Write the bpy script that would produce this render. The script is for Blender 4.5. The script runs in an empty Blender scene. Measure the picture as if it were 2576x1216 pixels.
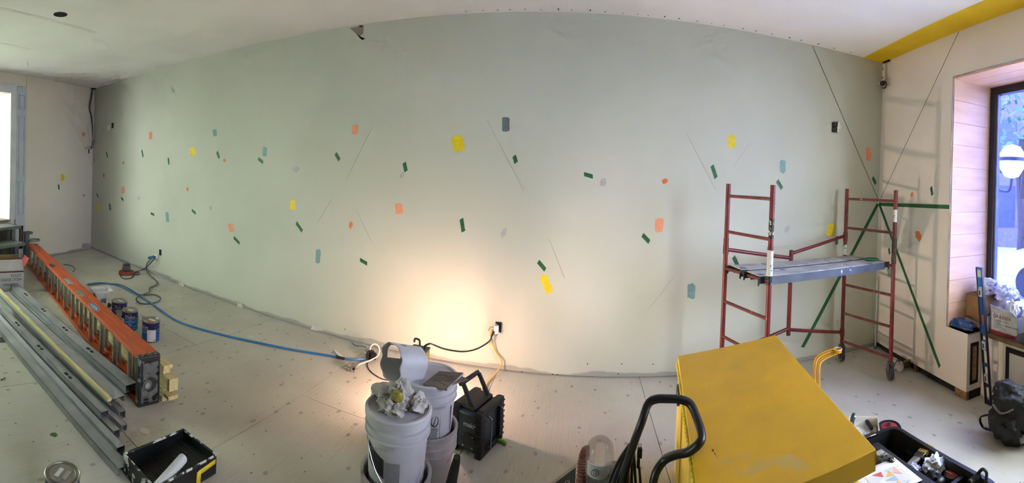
import bpy, bmesh, math, random
from mathutils import Vector, Matrix, Euler, noise
random.seed(7)
SC = bpy.context.scene
COL = SC.collection
# ------------------------------------------------------------------ camera
H = 1.65                                   # eye height
CF, CX, CY, CP, CR = 1101.685, 1463.388, 452.691, .0019, -.0434   # cylindrical panorama: px per radian, centre, pitch, roll
cd = bpy.data.cameras.new('camera'); cam = bpy.data.objects.new('camera', cd); COL.objects.link(cam)
cd.type = 'PANO'; cd.panorama_type = 'CENTRAL_CYLINDRICAL'; cd.central_cylindrical_radius = 1
cd.central_cylindrical_range_u_min = -CX / CF; cd.central_cylindrical_range_u_max = (2576 - CX) / CF
cd.central_cylindrical_range_v_min = (CY - 1216) / CF; cd.central_cylindrical_range_v_max = CY / CF
cd.clip_start = .02
_c, _s = math.cos, math.sin
RM = Matrix(((_c(CR), 0, _s(CR)), (0, 1, 0), (-_s(CR), 0, _c(CR)))) @ Matrix(((1, 0, 0), (0, _c(CP), -_s(CP)), (0, _s(CP), _c(CP))))
cam.matrix_world = Matrix(((RM[0][0], RM[0][2], -RM[0][1], 0), (RM[1][0], RM[1][2], -RM[1][1], 0), (RM[2][0], RM[2][2], -RM[2][1], H), (0, 0, 0, 1)))
SC.camera = cam
# ------------------------------------------------------------------ sky, lights, exposure
W = bpy.data.worlds.new('sky'); SC.world = W; W.use_nodes = True
bg = W.node_tree.nodes['Background']; bg.inputs[0].default_value = (.92, .96, 1.0, 1); bg.inputs[1].default_value = 21.0
SC.view_settings.view_transform = 'Standard'; SC.view_settings.look = 'None'; SC.view_settings.gamma = 1
SC.view_settings.use_curve_mapping = False
SC.view_settings.exposure = 0.2
SC.cycles.max_bounces = 8; SC.cycles.diffuse_bounces = 3; SC.cycles.glossy_bounces = 2; SC.cycles.transmission_bounces = 4; SC.cycles.use_adaptive_sampling = True; SC.cycles.adaptive_threshold = .18; SC.cycles.adaptive_min_samples = 10; SC.cycles.sample_clamp_indirect = 8
SC.cycles.use_denoising = True
LAMP_POS = (-1.05, 2.925, .27); LAMP_W = 33; LAMP_COL = (1.0, .62, .47)

# ------------------------------------------------------------------ room dimensions
D = 3.6736; ZC = 3.0585; XL = -7.5416; XR = 2.9666
LU = Vector((.375, -.927)).normalized(); LN = Vector((-LU.y, LU.x)); LA = Vector((XL, D))        # left end wall: along / inward normal / corner
RU = Vector((-.13891, -1)).normalized(); RN = Vector((RU.y, -RU.x)); RA = Vector((XR, D))         # right end wall
YB = -2.7                                                                                         # wall behind the viewer
def ray(x, y):
    p = (x - CX) / CF
    return RM @ Vector((math.sin(p), math.cos(p), -(y - CY) / CF))
O = Vector((0, 0, H))
def at(x, y, z=0.0):
    d = ray(x, y); return O + d * ((z - H) / d.z)
def atd(x, y, dist):
    d = ray(x, y); return O + d * (dist / math.hypot(d.x, d.y))
def wall(x, y, off=0.0):
    d = ray(x, y); return O + d * ((D - off) / d.y)
def lwall(x, y, off=0.0):
    d = ray(x, y); a = LA + LN * off; return O + d * (LN.dot(a) / LN.dot(d.xy))
def rwall(x, y, off=0.0):
    d = ray(x, y); a = RA + RN * off; return O + d * (RN.dot(a) / RN.dot(d.xy))
def LP(s, n, z): q = LA + LU * s + LN * n; return Vector((q.x, q.y, z))
def RP(s, n, z): q = RA + RU * s + RN * n; return Vector((q.x, q.y, z))

# ------------------------------------------------------------------ materials
def lin(c):
    return tuple(((v / 255) / 12.92 if v / 255 <= .04045 else ((v / 255 + .055) / 1.055) ** 2.4) for v in c) + (1,)
MATS = {}
def mat(name, c1, c2=None, rough=.55, metal=0, scale=6, detail=4, stretch=(1, 1, 1), bump=0, bscale=60, spots=None, trans=0, alpha=1, emit=0, spec=.5, coat=0, sss=0):
    if name in MATS: return MATS[name]
    m = bpy.data.materials.new(name); MATS[name] = m; m.use_nodes = True
    nt = m.node_tree; N = nt.nodes; L = nt.links; b = N['Principled BSDF']
    c2 = c2 or tuple(max(0, v * .88) for v in c1)
    tc = N.new('ShaderNodeTexCoord'); mp = N.new('ShaderNodeMapping'); mp.inputs['Scale'].default_value = stretch
    L.new(tc.outputs['Object'], mp.inputs['Vector'])
    nz = N.new('ShaderNodeTexNoise'); nz.inputs['Scale'].default_value = scale; nz.inputs['Detail'].default_value = detail
    L.new(mp.outputs[0], nz.inputs['Vector'])
    rp = N.new('ShaderNodeValToRGB'); rp.color_ramp.elements[0].position = .35; rp.color_ramp.elements[1].position = .65
    rp.color_ramp.elements[0].color = lin(c2); rp.color_ramp.elements[1].color = lin(c1)
    L.new(nz.outputs['Fac'], rp.inputs['Fac']); out = rp.outputs['Color']
    for sp in (spots or []):
        col, ssc, thr = sp[:3]
        n2 = N.new('ShaderNodeTexNoise'); n2.inputs['Scale'].default_value = ssc; n2.inputs['Detail'].default_value = sp[3] if len(sp) > 3 else 3
        L.new(tc.outputs['Object'], n2.inputs['Vector'])
        r2 = N.new('ShaderNodeValToRGB'); r2.color_ramp.elements[0].position = thr; r2.color_ramp.elements[1].position = thr + .03
        r2.color_ramp.elements[0].color = (0, 0, 0, 1); r2.color_ramp.elements[1].color = (1, 1, 1, 1)
        L.new(n2.outputs['Fac'], r2.inputs['Fac'])
        mx = N.new('ShaderNodeMix'); mx.data_type = 'RGBA'
        L.new(r2.outputs['Color'], mx.inputs['Factor']); L.new(out, mx.inputs['A']); mx.inputs['B'].default_value = lin(col); out = mx.outputs['Result']
    L.new(out, b.inputs['Base Color'])
    b.inputs['Roughness'].default_value = rough; b.inputs['Metallic'].default_value = metal
    b.inputs['Specular IOR Level'].default_value = spec
    b.inputs['Transmission Weight'].default_value = trans; b.inputs['Alpha'].default_value = alpha
    b.inputs['Coat Weight'].default_value = coat
    if emit: L.new(out, b.inputs['Emission Color']); b.inputs['Emission Strength'].default_value = emit
    if bump:
        n3 = N.new('ShaderNodeTexNoise'); n3.inputs['Scale'].default_value = bscale; n3.inputs['Detail'].default_value = 3
        L.new(mp.outputs[0], n3.inputs['Vector'])
        bp = N.new('ShaderNodeBump'); bp.inputs['Strength'].default_value = bump; bp.inputs['Distance'].default_value = .01
        L.new(n3.outputs['Fac'], bp.inputs['Height']); L.new(bp.outputs[0], b.inputs['Normal'])
    return m

def floor_material():
    m = bpy.data.materials.new('painted plywood'); m.use_nodes = True
    nt = m.node_tree; N = nt.nodes; L = nt.links; b = N['Principled BSDF']
    tc = N.new('ShaderNodeTexCoord')
    def noi(scale, st, det=4):
        mp = N.new('ShaderNodeMapping'); mp.inputs['Scale'].default_value = st; L.new(tc.outputs['Object'], mp.inputs[0])
        n = N.new('ShaderNodeTexNoise'); n.inputs['Scale'].default_value = scale; n.inputs['Detail'].default_value = det; L.new(mp.outputs[0], n.inputs[0]); return n.outputs['Fac']
    def ramp(f, a, c, ca=(0, 0, 0, 1), cb=(1, 1, 1, 1)):
        r = N.new('ShaderNodeValToRGB'); r.color_ramp.elements[0].position = a; r.color_ramp.elements[1].position = c
        r.color_ramp.elements[0].color = ca; r.color_ramp.elements[1].color = cb; L.new(f, r.inputs[0]); return r.outputs[0]
    def mix(f, a, colr):
        mx = N.new('ShaderNodeMix'); mx.data_type = 'RGBA'; L.new(f, mx.inputs['Factor']); L.new(a, mx.inputs['A']); mx.inputs['B'].default_value = colr; return mx.outputs['Result']
    base = ramp(noi(1.6, (1, 1, 1), 3), .3, .7, lin((184, 179, 164)), lin((202, 197, 183)))
    gn = noi(10, (9, .35, 1), 3)
    grain = ramp(gn, .55, .75)
    g2 = N.new('ShaderNodeMath'); g2.operation = 'MULTIPLY'; g2.inputs[1].default_value = .16; L.new(grain, g2.inputs[0])
    col = mix(g2.outputs[0], base, lin((120, 114, 102)))
    scr = ramp(noi(22, (1, 3, 1), 2), .70, .72); g3 = N.new('ShaderNodeMath'); g3.operation = 'MULTIPLY'; g3.inputs[1].default_value = .35; L.new(scr, g3.inputs[0])
    col = mix(g3.outputs[0], col, lin((140, 134, 122)))
    wn = noi(30, (1, 1, 1), 1)
    # knots: sparse soft dark ovals, and tiny screw heads
    for sc, r0, r1, keep, amt, cc in ((4.2, .045, .08, .35, .5, (104, 98, 88)), (7.5, .028, .04, .6, .8, (52, 48, 44))):
        mp = N.new('ShaderNodeMapping'); mp.inputs['Scale'].default_value = (1.25, .8, 0); mp.inputs['Location'].default_value = (sc, sc * 1.7, 0); L.new(tc.outputs['Object'], mp.inputs[0])
        v = N.new('ShaderNodeTexVoronoi'); v.voronoi_dimensions = '2D'; v.inputs['Scale'].default_value = sc; L.new(mp.outputs[0], v.inputs['Vector'])
        wob = N.new('ShaderNodeMath'); wob.operation = 'MULTIPLY_ADD'; wob.inputs[1].default_value = .09; L.new(wn, wob.inputs[0]); L.new(v.outputs['Distance'], wob.inputs[2])
        off = N.new('ShaderNodeMath'); off.operation = 'SUBTRACT'; off.inputs[1].default_value = .045; L.new(wob.outputs[0], off.inputs[0])
        k = ramp(off.outputs[0], r0, r1, (1, 1, 1, 1), (0, 0, 0, 1))
        sep = N.new('ShaderNodeSeparateColor'); L.new(v.outputs['Color'], sep.inputs[0])
        kp = N.new('ShaderNodeMath'); kp.operation = 'GREATER_THAN'; kp.inputs[1].default_value = keep; L.new(sep.outputs[0], kp.inputs[0])
        am = N.new('ShaderNodeMath'); am.operation = 'MULTIPLY'; L.new(k, am.inputs[0]); L.new(kp.outputs[0], am.inputs[1])
        a2 = N.new('ShaderNodeMath'); a2.operation = 'MULTIPLY'; a2.inputs[1].default_value = amt; L.new(am.outputs[0], a2.inputs[0])
        col = mix(a2.outputs[0], col, lin(cc))
    L.new(col, b.inputs['Base Color']); b.inputs['Roughness'].default_value = .62; b.inputs['Specular IOR Level'].default_value = .3
    bp = N.new('ShaderNodeBump'); bp.inputs['Strength'].default_value = .35; bp.inputs['Distance'].default_value = .004
    L.new(gn, bp.inputs['Height']); L.new(bp.outputs[0], b.inputs['Normal'])
    MATS[m.name] = m; return m

def wall_material(name, c1, c2, bare=True):
    m = bpy.data.materials.new(name); m.use_nodes = True
    nt = m.node_tree; N = nt.nodes; L = nt.links; b = N['Principled BSDF']; tc = N.new('ShaderNodeTexCoord')
    n = N.new('ShaderNodeTexNoise'); n.inputs['Scale'].default_value = .9; n.inputs['Detail'].default_value = 3; L.new(tc.outputs['Object'], n.inputs[0])
    r = N.new('ShaderNodeValToRGB'); r.color_ramp.elements[0].position = .35; r.color_ramp.elements[1].position = .65
    r.color_ramp.elements[0].color = lin(c2); r.color_ramp.elements[1].color = lin(c1); L.new(n.outputs[0], r.inputs[0]); col = r.outputs[0]
    if bare:      # strip of bare grey drywall with a ragged top edge along the floor
        sx = N.new('ShaderNodeSeparateXYZ'); L.new(tc.outputs['Object'], sx.inputs[0])
        n2 = N.new('ShaderNodeTexNoise'); n2.inputs['Scale'].default_value = 2.3; n2.inputs['Detail'].default_value = 5; L.new(tc.outputs['Object'], n2.inputs[0])
        ma = N.new('ShaderNodeMath'); ma.operation = 'MULTIPLY_ADD'; ma.inputs[1].default_value = -.13; L.new(n2.outputs[0], ma.inputs[0]); L.new(sx.outputs['Z'], ma.inputs[2])
        rr = N.new('ShaderNodeValToRGB'); rr.color_ramp.elements[0].position = 0; rr.color_ramp.elements[1].position = .012
        rr.color_ramp.elements[0].color = (.75, .75, .75, 1); rr.color_ramp.elements[1].color = (0, 0, 0, 1)
        ad = N.new('ShaderNodeMath'); ad.operation = 'ADD'; ad.inputs[1].default_value = .025; L.new(ma.outputs[0], ad.inputs[0]); L.new(ad.outputs[0], rr.inputs[0])
        mx = N.new('ShaderNodeMix'); mx.data_type = 'RGBA'; L.new(rr.outputs[0], mx.inputs['Factor']); L.new(col, mx.inputs['A']); mx.inputs['B'].default_value = lin((150, 149, 142)); col = mx.outputs['Result']
    L.new(col, b.inputs['Base Color']); b.inputs['Roughness'].default_value = .8; b.inputs['Specular IOR Level'].default_value = .2
    MATS[name] = m; return m

# ------------------------------------------------------------------ mesh helpers
MW = {}
def reg(o, M): MW[o.name] = M; return o
def thing(name, label, cat, loc=(0, 0, 0), rotz=0, group=None):
    o = bpy.data.objects.new(name, None); COL.objects.link(o); o.empty_display_size = .1
    o.location = loc; o.rotation_euler = (0, 0, rotz); o['label'] = label; o['category'] = cat
    if group: o['group'] = group
    return reg(o, Matrix.Translation(Vector(loc)) @ Matrix.Rotation(rotz, 4, 'Z'))
def frame(p, x, z=(0, 0, 1)):
    x = Vector(x).normalized(); z = Vector(z); y = z.cross(x).normalized(); z = x.cross(y)
    return Matrix(((x.x, y.x, z.x, p[0]), (x.y, y.y, z.y, p[1]), (x.z, y.z, z.z, p[2]), (0, 0, 0, 1)))
def spline(pts, n=6, closed=False):
    pts = [Vector(p) for p in pts]; out = []; m = len(pts)
    for i in range(m if closed else m - 1):
        g = (lambda k: pts[k % m]) if closed else (lambda k: pts[max(0, min(m - 1, k))])
        a, b, c, d = g(i - 1), g(i), g(i + 1), g(i + 2)
        for j in range(n):
            t = j / n
            out.append(.5 * ((2 * b) + (c - a) * t + (2 * a - 5 * b + 4 * c - d) * t * t + (3 * b - a - 3 * c + d) * t ** 3))
    if not closed: out.append(pts[-1])
    return out
class MB:
    def __init__(s): s.v = []; s.f = []
    def add(s, vs, fs, M=None):
        o = len(s.v); s.v += [(M @ Vector(v)) if M else Vector(v) for v in vs]; s.f += [tuple(i + o for i in f) for f in fs]; return s
    def box(s, c, d, M=None, taper=1):
        x, y, z = d[0] / 2, d[1] / 2, d[2] / 2
        v = [(c[0] + a * x * (taper if e < 0 else 1), c[1] + b * y * (taper if e < 0 else 1), c[2] + e * z) for e in (-1, 1) for b in (-1, 1) for a in (-1, 1)]
        return s.add(v, [(0, 2, 3, 1), (4, 5, 7, 6), (0, 1, 5, 4), (2, 6, 7, 3), (0, 4, 6, 2), (1, 3, 7, 5)], M)
    def cyl(s, p0, p1, r0, r1=None, n=14, cap=True, M=None):
        r1 = r0 if r1 is None else r1; p0, p1 = Vector(p0), Vector(p1); F = frame(p0, p1 - p0, (0, 0, 1) if abs((p1 - p0).normalized().z) < .9 else (0, 1, 0)); L = (p1 - p0).length
        v = []
        for x, r in ((0, r0), (L, r1)):
            v += [F @ Vector((x, r * math.cos(2 * math.pi * k / n), r * math.sin(2 * math.pi * k / n))) for k in range(n)]
        f = [(k, (k + 1) % n, n + (k + 1) % n, n + k) for k in range(n)]
        if cap: f += [tuple(range(n - 1, -1, -1)), tuple(range(n, 2 * n))]
        return s.add(v, f, M)
    def tube(s, path, r, n=8, closed=False, M=None, flat=None):
        P = [Vector(p) for p in path]; m = len(P); v = []; up = Vector((0, 0, 1)); nrm = None
        for i in range(m):
            t = (P[(i + 1) % m] - P[i - 1]) if closed or 0 < i < m - 1 else (P[1] - P[0] if i == 0 else P[-1] - P[-2])
            t.normalize()
            if nrm is None:
                nrm = t.cross(up if abs(t.z) < .9 else Vector((1, 0, 0))).normalized()
            nrm = (nrm - t * nrm.dot(t)).normalized(); bn = t.cross(nrm)
            rr = r[i] if isinstance(r, (list, tuple)) else r; r2 = rr if flat is None else flat
            v += [P[i] + nrm * rr * math.cos(2 * math.pi * k / n) + bn * r2 * math.sin(2 * math.pi * k / n) for k in range(n)]
        f = []
        for i in range(m if closed else m - 1):
            j = (i + 1) % m
            f += [(i * n + k, i * n + (k + 1) % n, j * n + (k + 1) % n, j * n + k) for k in range(n)]
        if not closed: f += [tuple(range(n - 1, -1, -1)), tuple((m - 1) * n + k for k in range(n))]
        return s.add(v, f, M)
    def lathe(s, prof, n=32, M=None, a0=0, a1=2 * math.pi):
        full = abs(a1 - a0 - 2 * math.pi) < 1e-6; m = n if full else n + 1; v = []
        for r, z in prof:
            v += [(r * math.cos(a0 + (a1 - a0) * k / n), r * math.sin(a0 + (a1 - a0) * k / n), z) for k in range(m)]
        f = []
        for i in range(len(prof) - 1):
            for k in range(n):
                k2 = (k + 1) % m if full else k + 1
                f.append((i * m + k, i * m + k2, (i + 1) * m + k2, (i + 1) * m + k))
        if full:
            if prof[0][0] > 1e-6 and False: pass
        return s.add(v, f, M)
    def disc(s, c, r, z, n=32, M=None, up=True):
        v = [(c[0] + r * math.cos(2 * math.pi * k / n), c[1] + r * math.sin(2 * math.pi * k / n), z) for k in range(n)]
        return s.add(v, [tuple(range(n)) if up else tuple(range(n - 1, -1, -1))], M)
    def prism(s, poly, z0, z1, M=None):
        n = len(poly); v = [(p[0], p[1], z0) for p in poly] + [(p[0], p[1], z1) for p in poly]
        return s.add(v, [tuple(range(n - 1, -1, -1)), tuple(range(n, 2 * n))] + [(k, (k + 1) % n, n + (k + 1) % n, n + k) for k in range(n)], M)
    def grid(s, fn, nu, nv, M=None, skip=None, closed=False):
        v = [fn(i / nu, j / nv) for j in range(nv + 1) for i in range(nu + (0 if closed else 1))]; w = nu + (0 if closed else 1); f = []
        for j in range(nv):
            for i in range(nu):
                if skip and skip(i, j): continue
                f.append((j * w + i, j * w + (i + 1) % w, (j + 1) * w + (i + 1) % w, (j + 1) * w + i))
        return s.add(v, f, M)
    def build(s, name, m, parent=None, world=False, smooth=35, bevel=0, base=None, solid=0, sub=0):
        me = bpy.data.meshes.new(name); V = s.v; Mo = Matrix()
        o = bpy.data.objects.new(name, me); COL.objects.link(o)
        if parent:
            o.parent = parent; Mo = MW.get(parent.name, Matrix()); reg(o, Mo)
            if world: I = Mo.inverted(); V = [I @ v for v in V]
        elif base is not None:
            o.location = base; I = Matrix.Translation(-Vector(base)); V = [I @ v for v in V]; reg(o, Matrix.Translation(Vector(base)))
        else: reg(o, Matrix())
        me.from_pydata([tuple(v) for v in V], [], s.f); me.update()
        bm = bmesh.new(); bm.from_mesh(me); bmesh.ops.recalc_face_normals(bm, faces=bm.faces); bm.to_mesh(me); bm.free()
        if smooth:
            for p in me.polygons: p.use_smooth = True
            me.set_sharp_from_angle(angle=math.radians(smooth))
        if m: me.materials.append(m)
        if solid: md = o.modifiers.new('solid', 'SOLIDIFY'); md.thickness = solid; md.offset = 0
        if bevel: md = o.modifiers.new('bevel', 'BEVEL'); md.width = bevel; md.segments = 2; md.limit_method = 'ANGLE'
        if sub: md = o.modifiers.new('sub', 'SUBSURF'); md.levels = sub; md.render_levels = sub
        return o
def tag(o, label, cat, group=None):
    o['label'] = label; o['category'] = cat
    if group: o['group'] = group
    return o
def struct(o): o['kind'] = 'structure'; return o
def part_label(o, l): o['label'] = l; return o
def text(name, s, size, M, m, parent=None, world=False, wrap=None, depth=.0006, align='CENTER', sx=1):
    cu = bpy.data.curves.new('t', 'FONT'); cu.body = s; cu.size = size; cu.align_x = align; cu.align_y = 'CENTER'; cu.resolution_u = 3
    to = bpy.data.objects.new('t', cu); me = bpy.data.meshes.new_from_object(to)
    mb = MB(); vs = [Vector((v.co.x * sx, v.co.y, 0)) for v in me.vertices]
    if wrap:                                   # bend round a vertical cylinder of radius wrap; x = arc, y = height
        vs = [Vector((wrap * math.sin(v.x / wrap), -wrap * math.cos(v.x / wrap), v.y)) for v in vs]
    mb.add(vs, [tuple(p.vertices) for p in me.polygons], M)
    bpy.data.objects.remove(to); bpy.data.curves.remove(cu); bpy.data.meshes.remove(me)
    return mb.build(name, m, parent, world=world, smooth=0)
def copy_tree(o, parent=None, loc=None, rotz=None):
    c = o.copy(); COL.objects.link(c); c.parent = parent
    if loc is not None: c.location = loc
    if rotz is not None: c.rotation_euler = (0, 0, rotz)
    for ch in list(o.children): copy_tree(ch, c)
    return c
def rnd(a, b): return random.uniform(a, b)
def crumple(name, m, loc, size, seed=0, parent=None, amp=.35, freq=3.0, sub=4, flat=True, base=None):
    bm = bmesh.new(); bmesh.ops.create_icosphere(bm, subdivisions=sub, radius=1)
    for v in bm.verts:
        p = v.co.copy(); n1 = noise.noise(p * freq + Vector((seed * 7.1, 3, 1))); n2 = abs(noise.noise(p * freq * 2.3 + Vector((seed, 9, 4))))
        k = 1 + amp * n1 - amp * .8 * n2
        v.co = Vector((p.x * k * size[0], p.y * k * size[1], max(p.z * k, -.75) * size[2]))
    lo = min(v.co.z for v in bm.verts)
    mb = MB(); bm.verts.index_update(); mb.add([Vector(loc) + v.co - Vector((0, 0, lo)) for v in bm.verts], [tuple(v.index for v in f.verts) for f in bm.faces]); bm.free()
    return mb.build(name, m, parent, world=True, smooth=50, base=None if parent else loc)
# ================================================================== ROOM
M_wall = wall_material('cream wall paint', (204, 204, 190), (196, 197, 182))
M_wallL = wall_material('pale left wall paint', (236, 228, 212), (228, 220, 204))
M_wallR = wall_material('white drywall', (226, 217, 208), (216, 207, 198), bare=False)
M_ceil = mat('ceiling paint', (246, 245, 243), (238, 237, 234), rough=.85, scale=1.2, detail=2)
M_yel = mat('yellow soffit paint', (236, 200, 14), (224, 188, 10), rough=.6, scale=3)
M_ply = mat('pink plywood', (238, 196, 160), (224, 178, 140), rough=.6, scale=2.5, detail=6, stretch=(1, 1, 5))
M_dark = mat('dark gap', (22, 20, 19), (14, 13, 12), rough=.9)
M_white = mat('white gloss trim', (228, 230, 232), (214, 217, 220), rough=.4, scale=4)
M_black = mat('black window frame', (26, 26, 34), (16, 16, 22), rough=.35, scale=14, spots=[((120, 120, 130), 9, .73)])
M_raw = mat('raw timber', (150, 112, 76), (112, 82, 54), rough=.7, scale=6, stretch=(1, 6, 6))
M_floor = floor_material()
# floor: a sub-floor and the plywood sheets lying on it
fl = struct(MB().box((-2.6, .3, -.06), (12.4, 7.2, .08)).build('floor', M_dark, smooth=0))
cx = [.56 + 1.2 * k for k in range(-7, 4)]
for i, xa in enumerate([-8.7] + cx):
    xb = ([*cx, 4.0] + [4.0])[i] if i < len(cx) else 3.6
    if xb - xa < .1: continue
    ys = [3.85, 2.572, .13, -2.3, -3.2] if i % 2 == 0 else [3.85, 1.35, -1.09, -3.2]
    for a, b in zip(ys[:-1], ys[1:]):
        MB().box(((xa + xb) / 2, (a + b) / 2, -.01), (xb - xa - .004, a - b - .004, .02)).build('plywood_sheet', M_floor, fl, smooth=0)
# long wall
wb = struct(MB().box(((XL + XR) / 2, D + .08, (ZC + .014) / 2 + .03), (XR - XL + .9, .16, ZC + .046)).build('wall_back', M_wall, smooth=0))
# ceiling + yellow strip along the right wall
ce = struct(MB().box((-2.6, .35, ZC + .05), (12.6, 7.2, .1)).build('ceiling', M_ceil, smooth=0))
st = struct(MB().add([RP(-.05, .265, ZC - .004), RP(-.05, -.1, ZC - .004), RP(6.6, -.1, ZC - .004), RP(6.6, .265, ZC - .004), RP(-.05, .265, ZC + .01), RP(-.05, -.1, ZC + .01), RP(6.6, -.1, ZC + .01), RP(6.6, .265, ZC + .01)],
        [(0, 1, 2, 3), (4, 5, 6, 7), (0, 1, 5, 4), (1, 2, 6, 5), (2, 3, 7, 6), (3, 0, 4, 7)]).build('trim_1', M_yel, smooth=0))
hc = at(152, 36, ZC)
ho = MB().lathe([(.0, .001), (.058, .001), (.060, -.003), (.066, -.003), (.066, .004)], 28, Matrix.Translation((hc.x, hc.y, ZC - .001))).build('light_cutout', M_dark, ce)
for a, b in (((0, 20), (238, 82)), ((0, 108), (75, 125))):      # taped plasterboard joints on the ceiling
    p, q = at(*a, ZC), at(*b, ZC); F = frame(p, q - p)
    MB().box(((q - p).length / 2, 0, -.001), ((q - p).length, .05, .002), F).build('joint_tape', mat('ceiling joint tape', (238, 236, 228), (228, 226, 218), rough=.8), ce, smooth=0)
for k in range(26):
    p = wall(1180 + k * 38 + rnd(-8, 8), 0); MB().cyl((p.x, D - .05 - rnd(0, .03), ZC - .002), (p.x, D - .05, ZC + .001), .004, n=8).build('screw', M_dark, ce)
# left end wall (oblique) with a raised doorway
TH = .22
def wbox(P, s0, s1, n0, n1, z0, z1, mb=None):
    mb = mb or MB()
    v = [P(s, n, z) for z in (z0, z1) for n in (n0, n1) for s in (s0, s1)]
    return mb.add(v, [(0, 2, 3, 1), (4, 5, 7, 6), (0, 1, 5, 4), (2, 6, 7, 3), (0, 4, 6, 2), (1, 3, 7, 5)])
def wbox_cut(P, cuts, s0, s1, n0, n1, z0, z1):
    """wall slab with rectangular openings cuts=[(a,b,lo,hi)]"""
    mb = MB(); c = s0
    for a, b, lo, hi in cuts:
        wbox(P, c, a, n0, n1, z0, z1, mb); wbox(P, a, b, n0, n1, z0, lo, mb); wbox(P, a, b, n0, n1, hi, z1, mb); c = b
    wbox(P, c, s1, n0, n1, z0, z1, mb); return mb
wl = struct(wbox_cut(LP, [(1.99, 2.95, .71, 2.74), (3.15, 4.95, .5, 2.5)], -.2, 7.0, -TH, 0, .012, ZC + .04).build('wall_left', M_wallL, smooth=0))
wbox(LP, 1.045, 1.655, 0, .016, .014, ZC - .001).build('drywall_panel', M_wallL, wl, smooth=0)
d1 = struct(wbox(LP, 1.868, 1.99, 0, .03, .71, 2.90).build('door_1', M_white, smooth=0, bevel=.004))
wbox(LP, 1.99, 2.95, 0, .03, 2.74, 2.90).build('lintel_casing', M_white, d1, smooth=0)
wbox(LP, 2.95, 3.07, 0, .03, .71, 2.90).build('jamb_casing', M_white, d1, smooth=0)
wbox(LP, 1.985, 2.955, -TH - .28, .05, .685, .72).build('threshold', mat('worn threshold', (160, 150, 120), (120, 110, 86), scale=14), d1, smooth=0)
wbox(LP, 1.99, 2.95, -TH - .28, -TH, 2.74, 2.78).build('reveal_head', M_white, d1, smooth=0)
wbox(LP, 1.95, 1.99, -TH - .28, -TH, .71, 2.78).build('reveal_side', M_white, d1, smooth=0)
wbox(LP, 2.95, 2.99, -TH - .28, -TH, .71, 2.78).build('reveal_side', M_white, d1, smooth=0)
sh = wbox(LP, 1.668, 1.868, 0, .035, .10, 2.865).build('shutter', mat('blue white shutter paint', (205, 212, 222), (190, 198, 210), rough=.4, scale=5), d1, smooth=0, bevel=.004)
for z0, z1 in ((2.50, 2.74), (1.42, 2.40), (.78, 1.34)):
    for a, b, c, d in ((1.705, 1.831, z0, z0 + .014), (1.705, 1.831, z1 - .014, z1), (1.705, 1.719, z0, z1), (1.817, 1.831, z0, z1)):
        wbox(LP, a, b, .035, .046, c, d).build('panel_moulding', MATS['blue white shutter paint'], sh, smooth=0)
    wbox(LP, 1.728, 1.808, .035, .041, z0 + .024, z1 - .024).build('shutter_panel', MATS['blue white shutter paint'], sh, smooth=0, bevel=.003)
wbox(LP, 1.71, 1.79, .0351, .037, .22, .60).build('hinge_slot', M_dark, sh, smooth=0)
wbox(LP, 1.735, 1.765, .037, .0385, .26, .56).build('slot_timber', M_raw, sh, smooth=0)
apn = struct(wbox(LP, 1.88, 3.07, 0, .02, .02, .685).build('trim_2', M_white, smooth=0)); 
for a, b, c, d in ((1.93, 2.9, .10, .125), (1.93, 2.9, .56, .585), (1.93, 1.955, .10, .585)): wbox(LP, a, b, .02, .03, c, d).build('panel_moulding', M_white, apn, smooth=0)
# right end wall with the deep window recess
S0, S1, S2, ZS, ZH, DP = 1.185, 1.445, 3.25, .53, 2.662, .46
mb = MB(); wbox(RP, -.3, S0, -.6, 0, .07, ZC + .04, mb); wbox(RP, S0, S2, -.6, 0, ZH, ZC + .04, mb); wbox(RP, S2, 6.7, -.6, 0, .07, ZC + .04, mb)
wbox(RP, S0, S1, -.6, 0, .07, ZS, mb); wbox(RP, S1, S2, -.6, -.16, .0, ZS - .03, mb)
wr = struct(mb.build('wall_right', M_wallR, smooth=0))
wbox(RP, -.3, S1 - .002, -.5, -.035, -.01, .07).build('dark_gap', M_dark, wr, smooth=0)
for a, b in ((1.30, 1.44), (.72, .76)): wbox(RP, a, b, -.05, -.006, 0, .068).build('shim_block', M_raw, wr, smooth=0)
wbox(RP, S0 - .006, S0 + .002, -.004, .006, ZS, ZH + .006).build('corner_bead', mat('corner bead metal', (190, 190, 198), (150, 150, 160), rough=.4, metal=.6), wr, smooth=0)
wbox(RP, S0 - .006, S2, -.004, .006, ZH, ZH + .008).build('corner_bead', MATS['corner bead metal'], wr, smooth=0)
n = 11
for k in range(n):
    z0 = ZS + (ZH - ZS) * k / n; z1 = ZS + (ZH - ZS) * (k + 1) / n
    wbox(RP, S0 - .001, S0 + .012, -DP, -.004, z0 + .0012, z1 - .0012).build('reveal_board', M_ply, wr, smooth=0)
for k in range(3):
    wbox(RP, S0 + .012, S2, -DP + .15 * k + .002, -DP + .15 * (k + 1) - .002, ZH - .012, ZH + .001).build('head_board', M_ply, wr, smooth=0)
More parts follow.
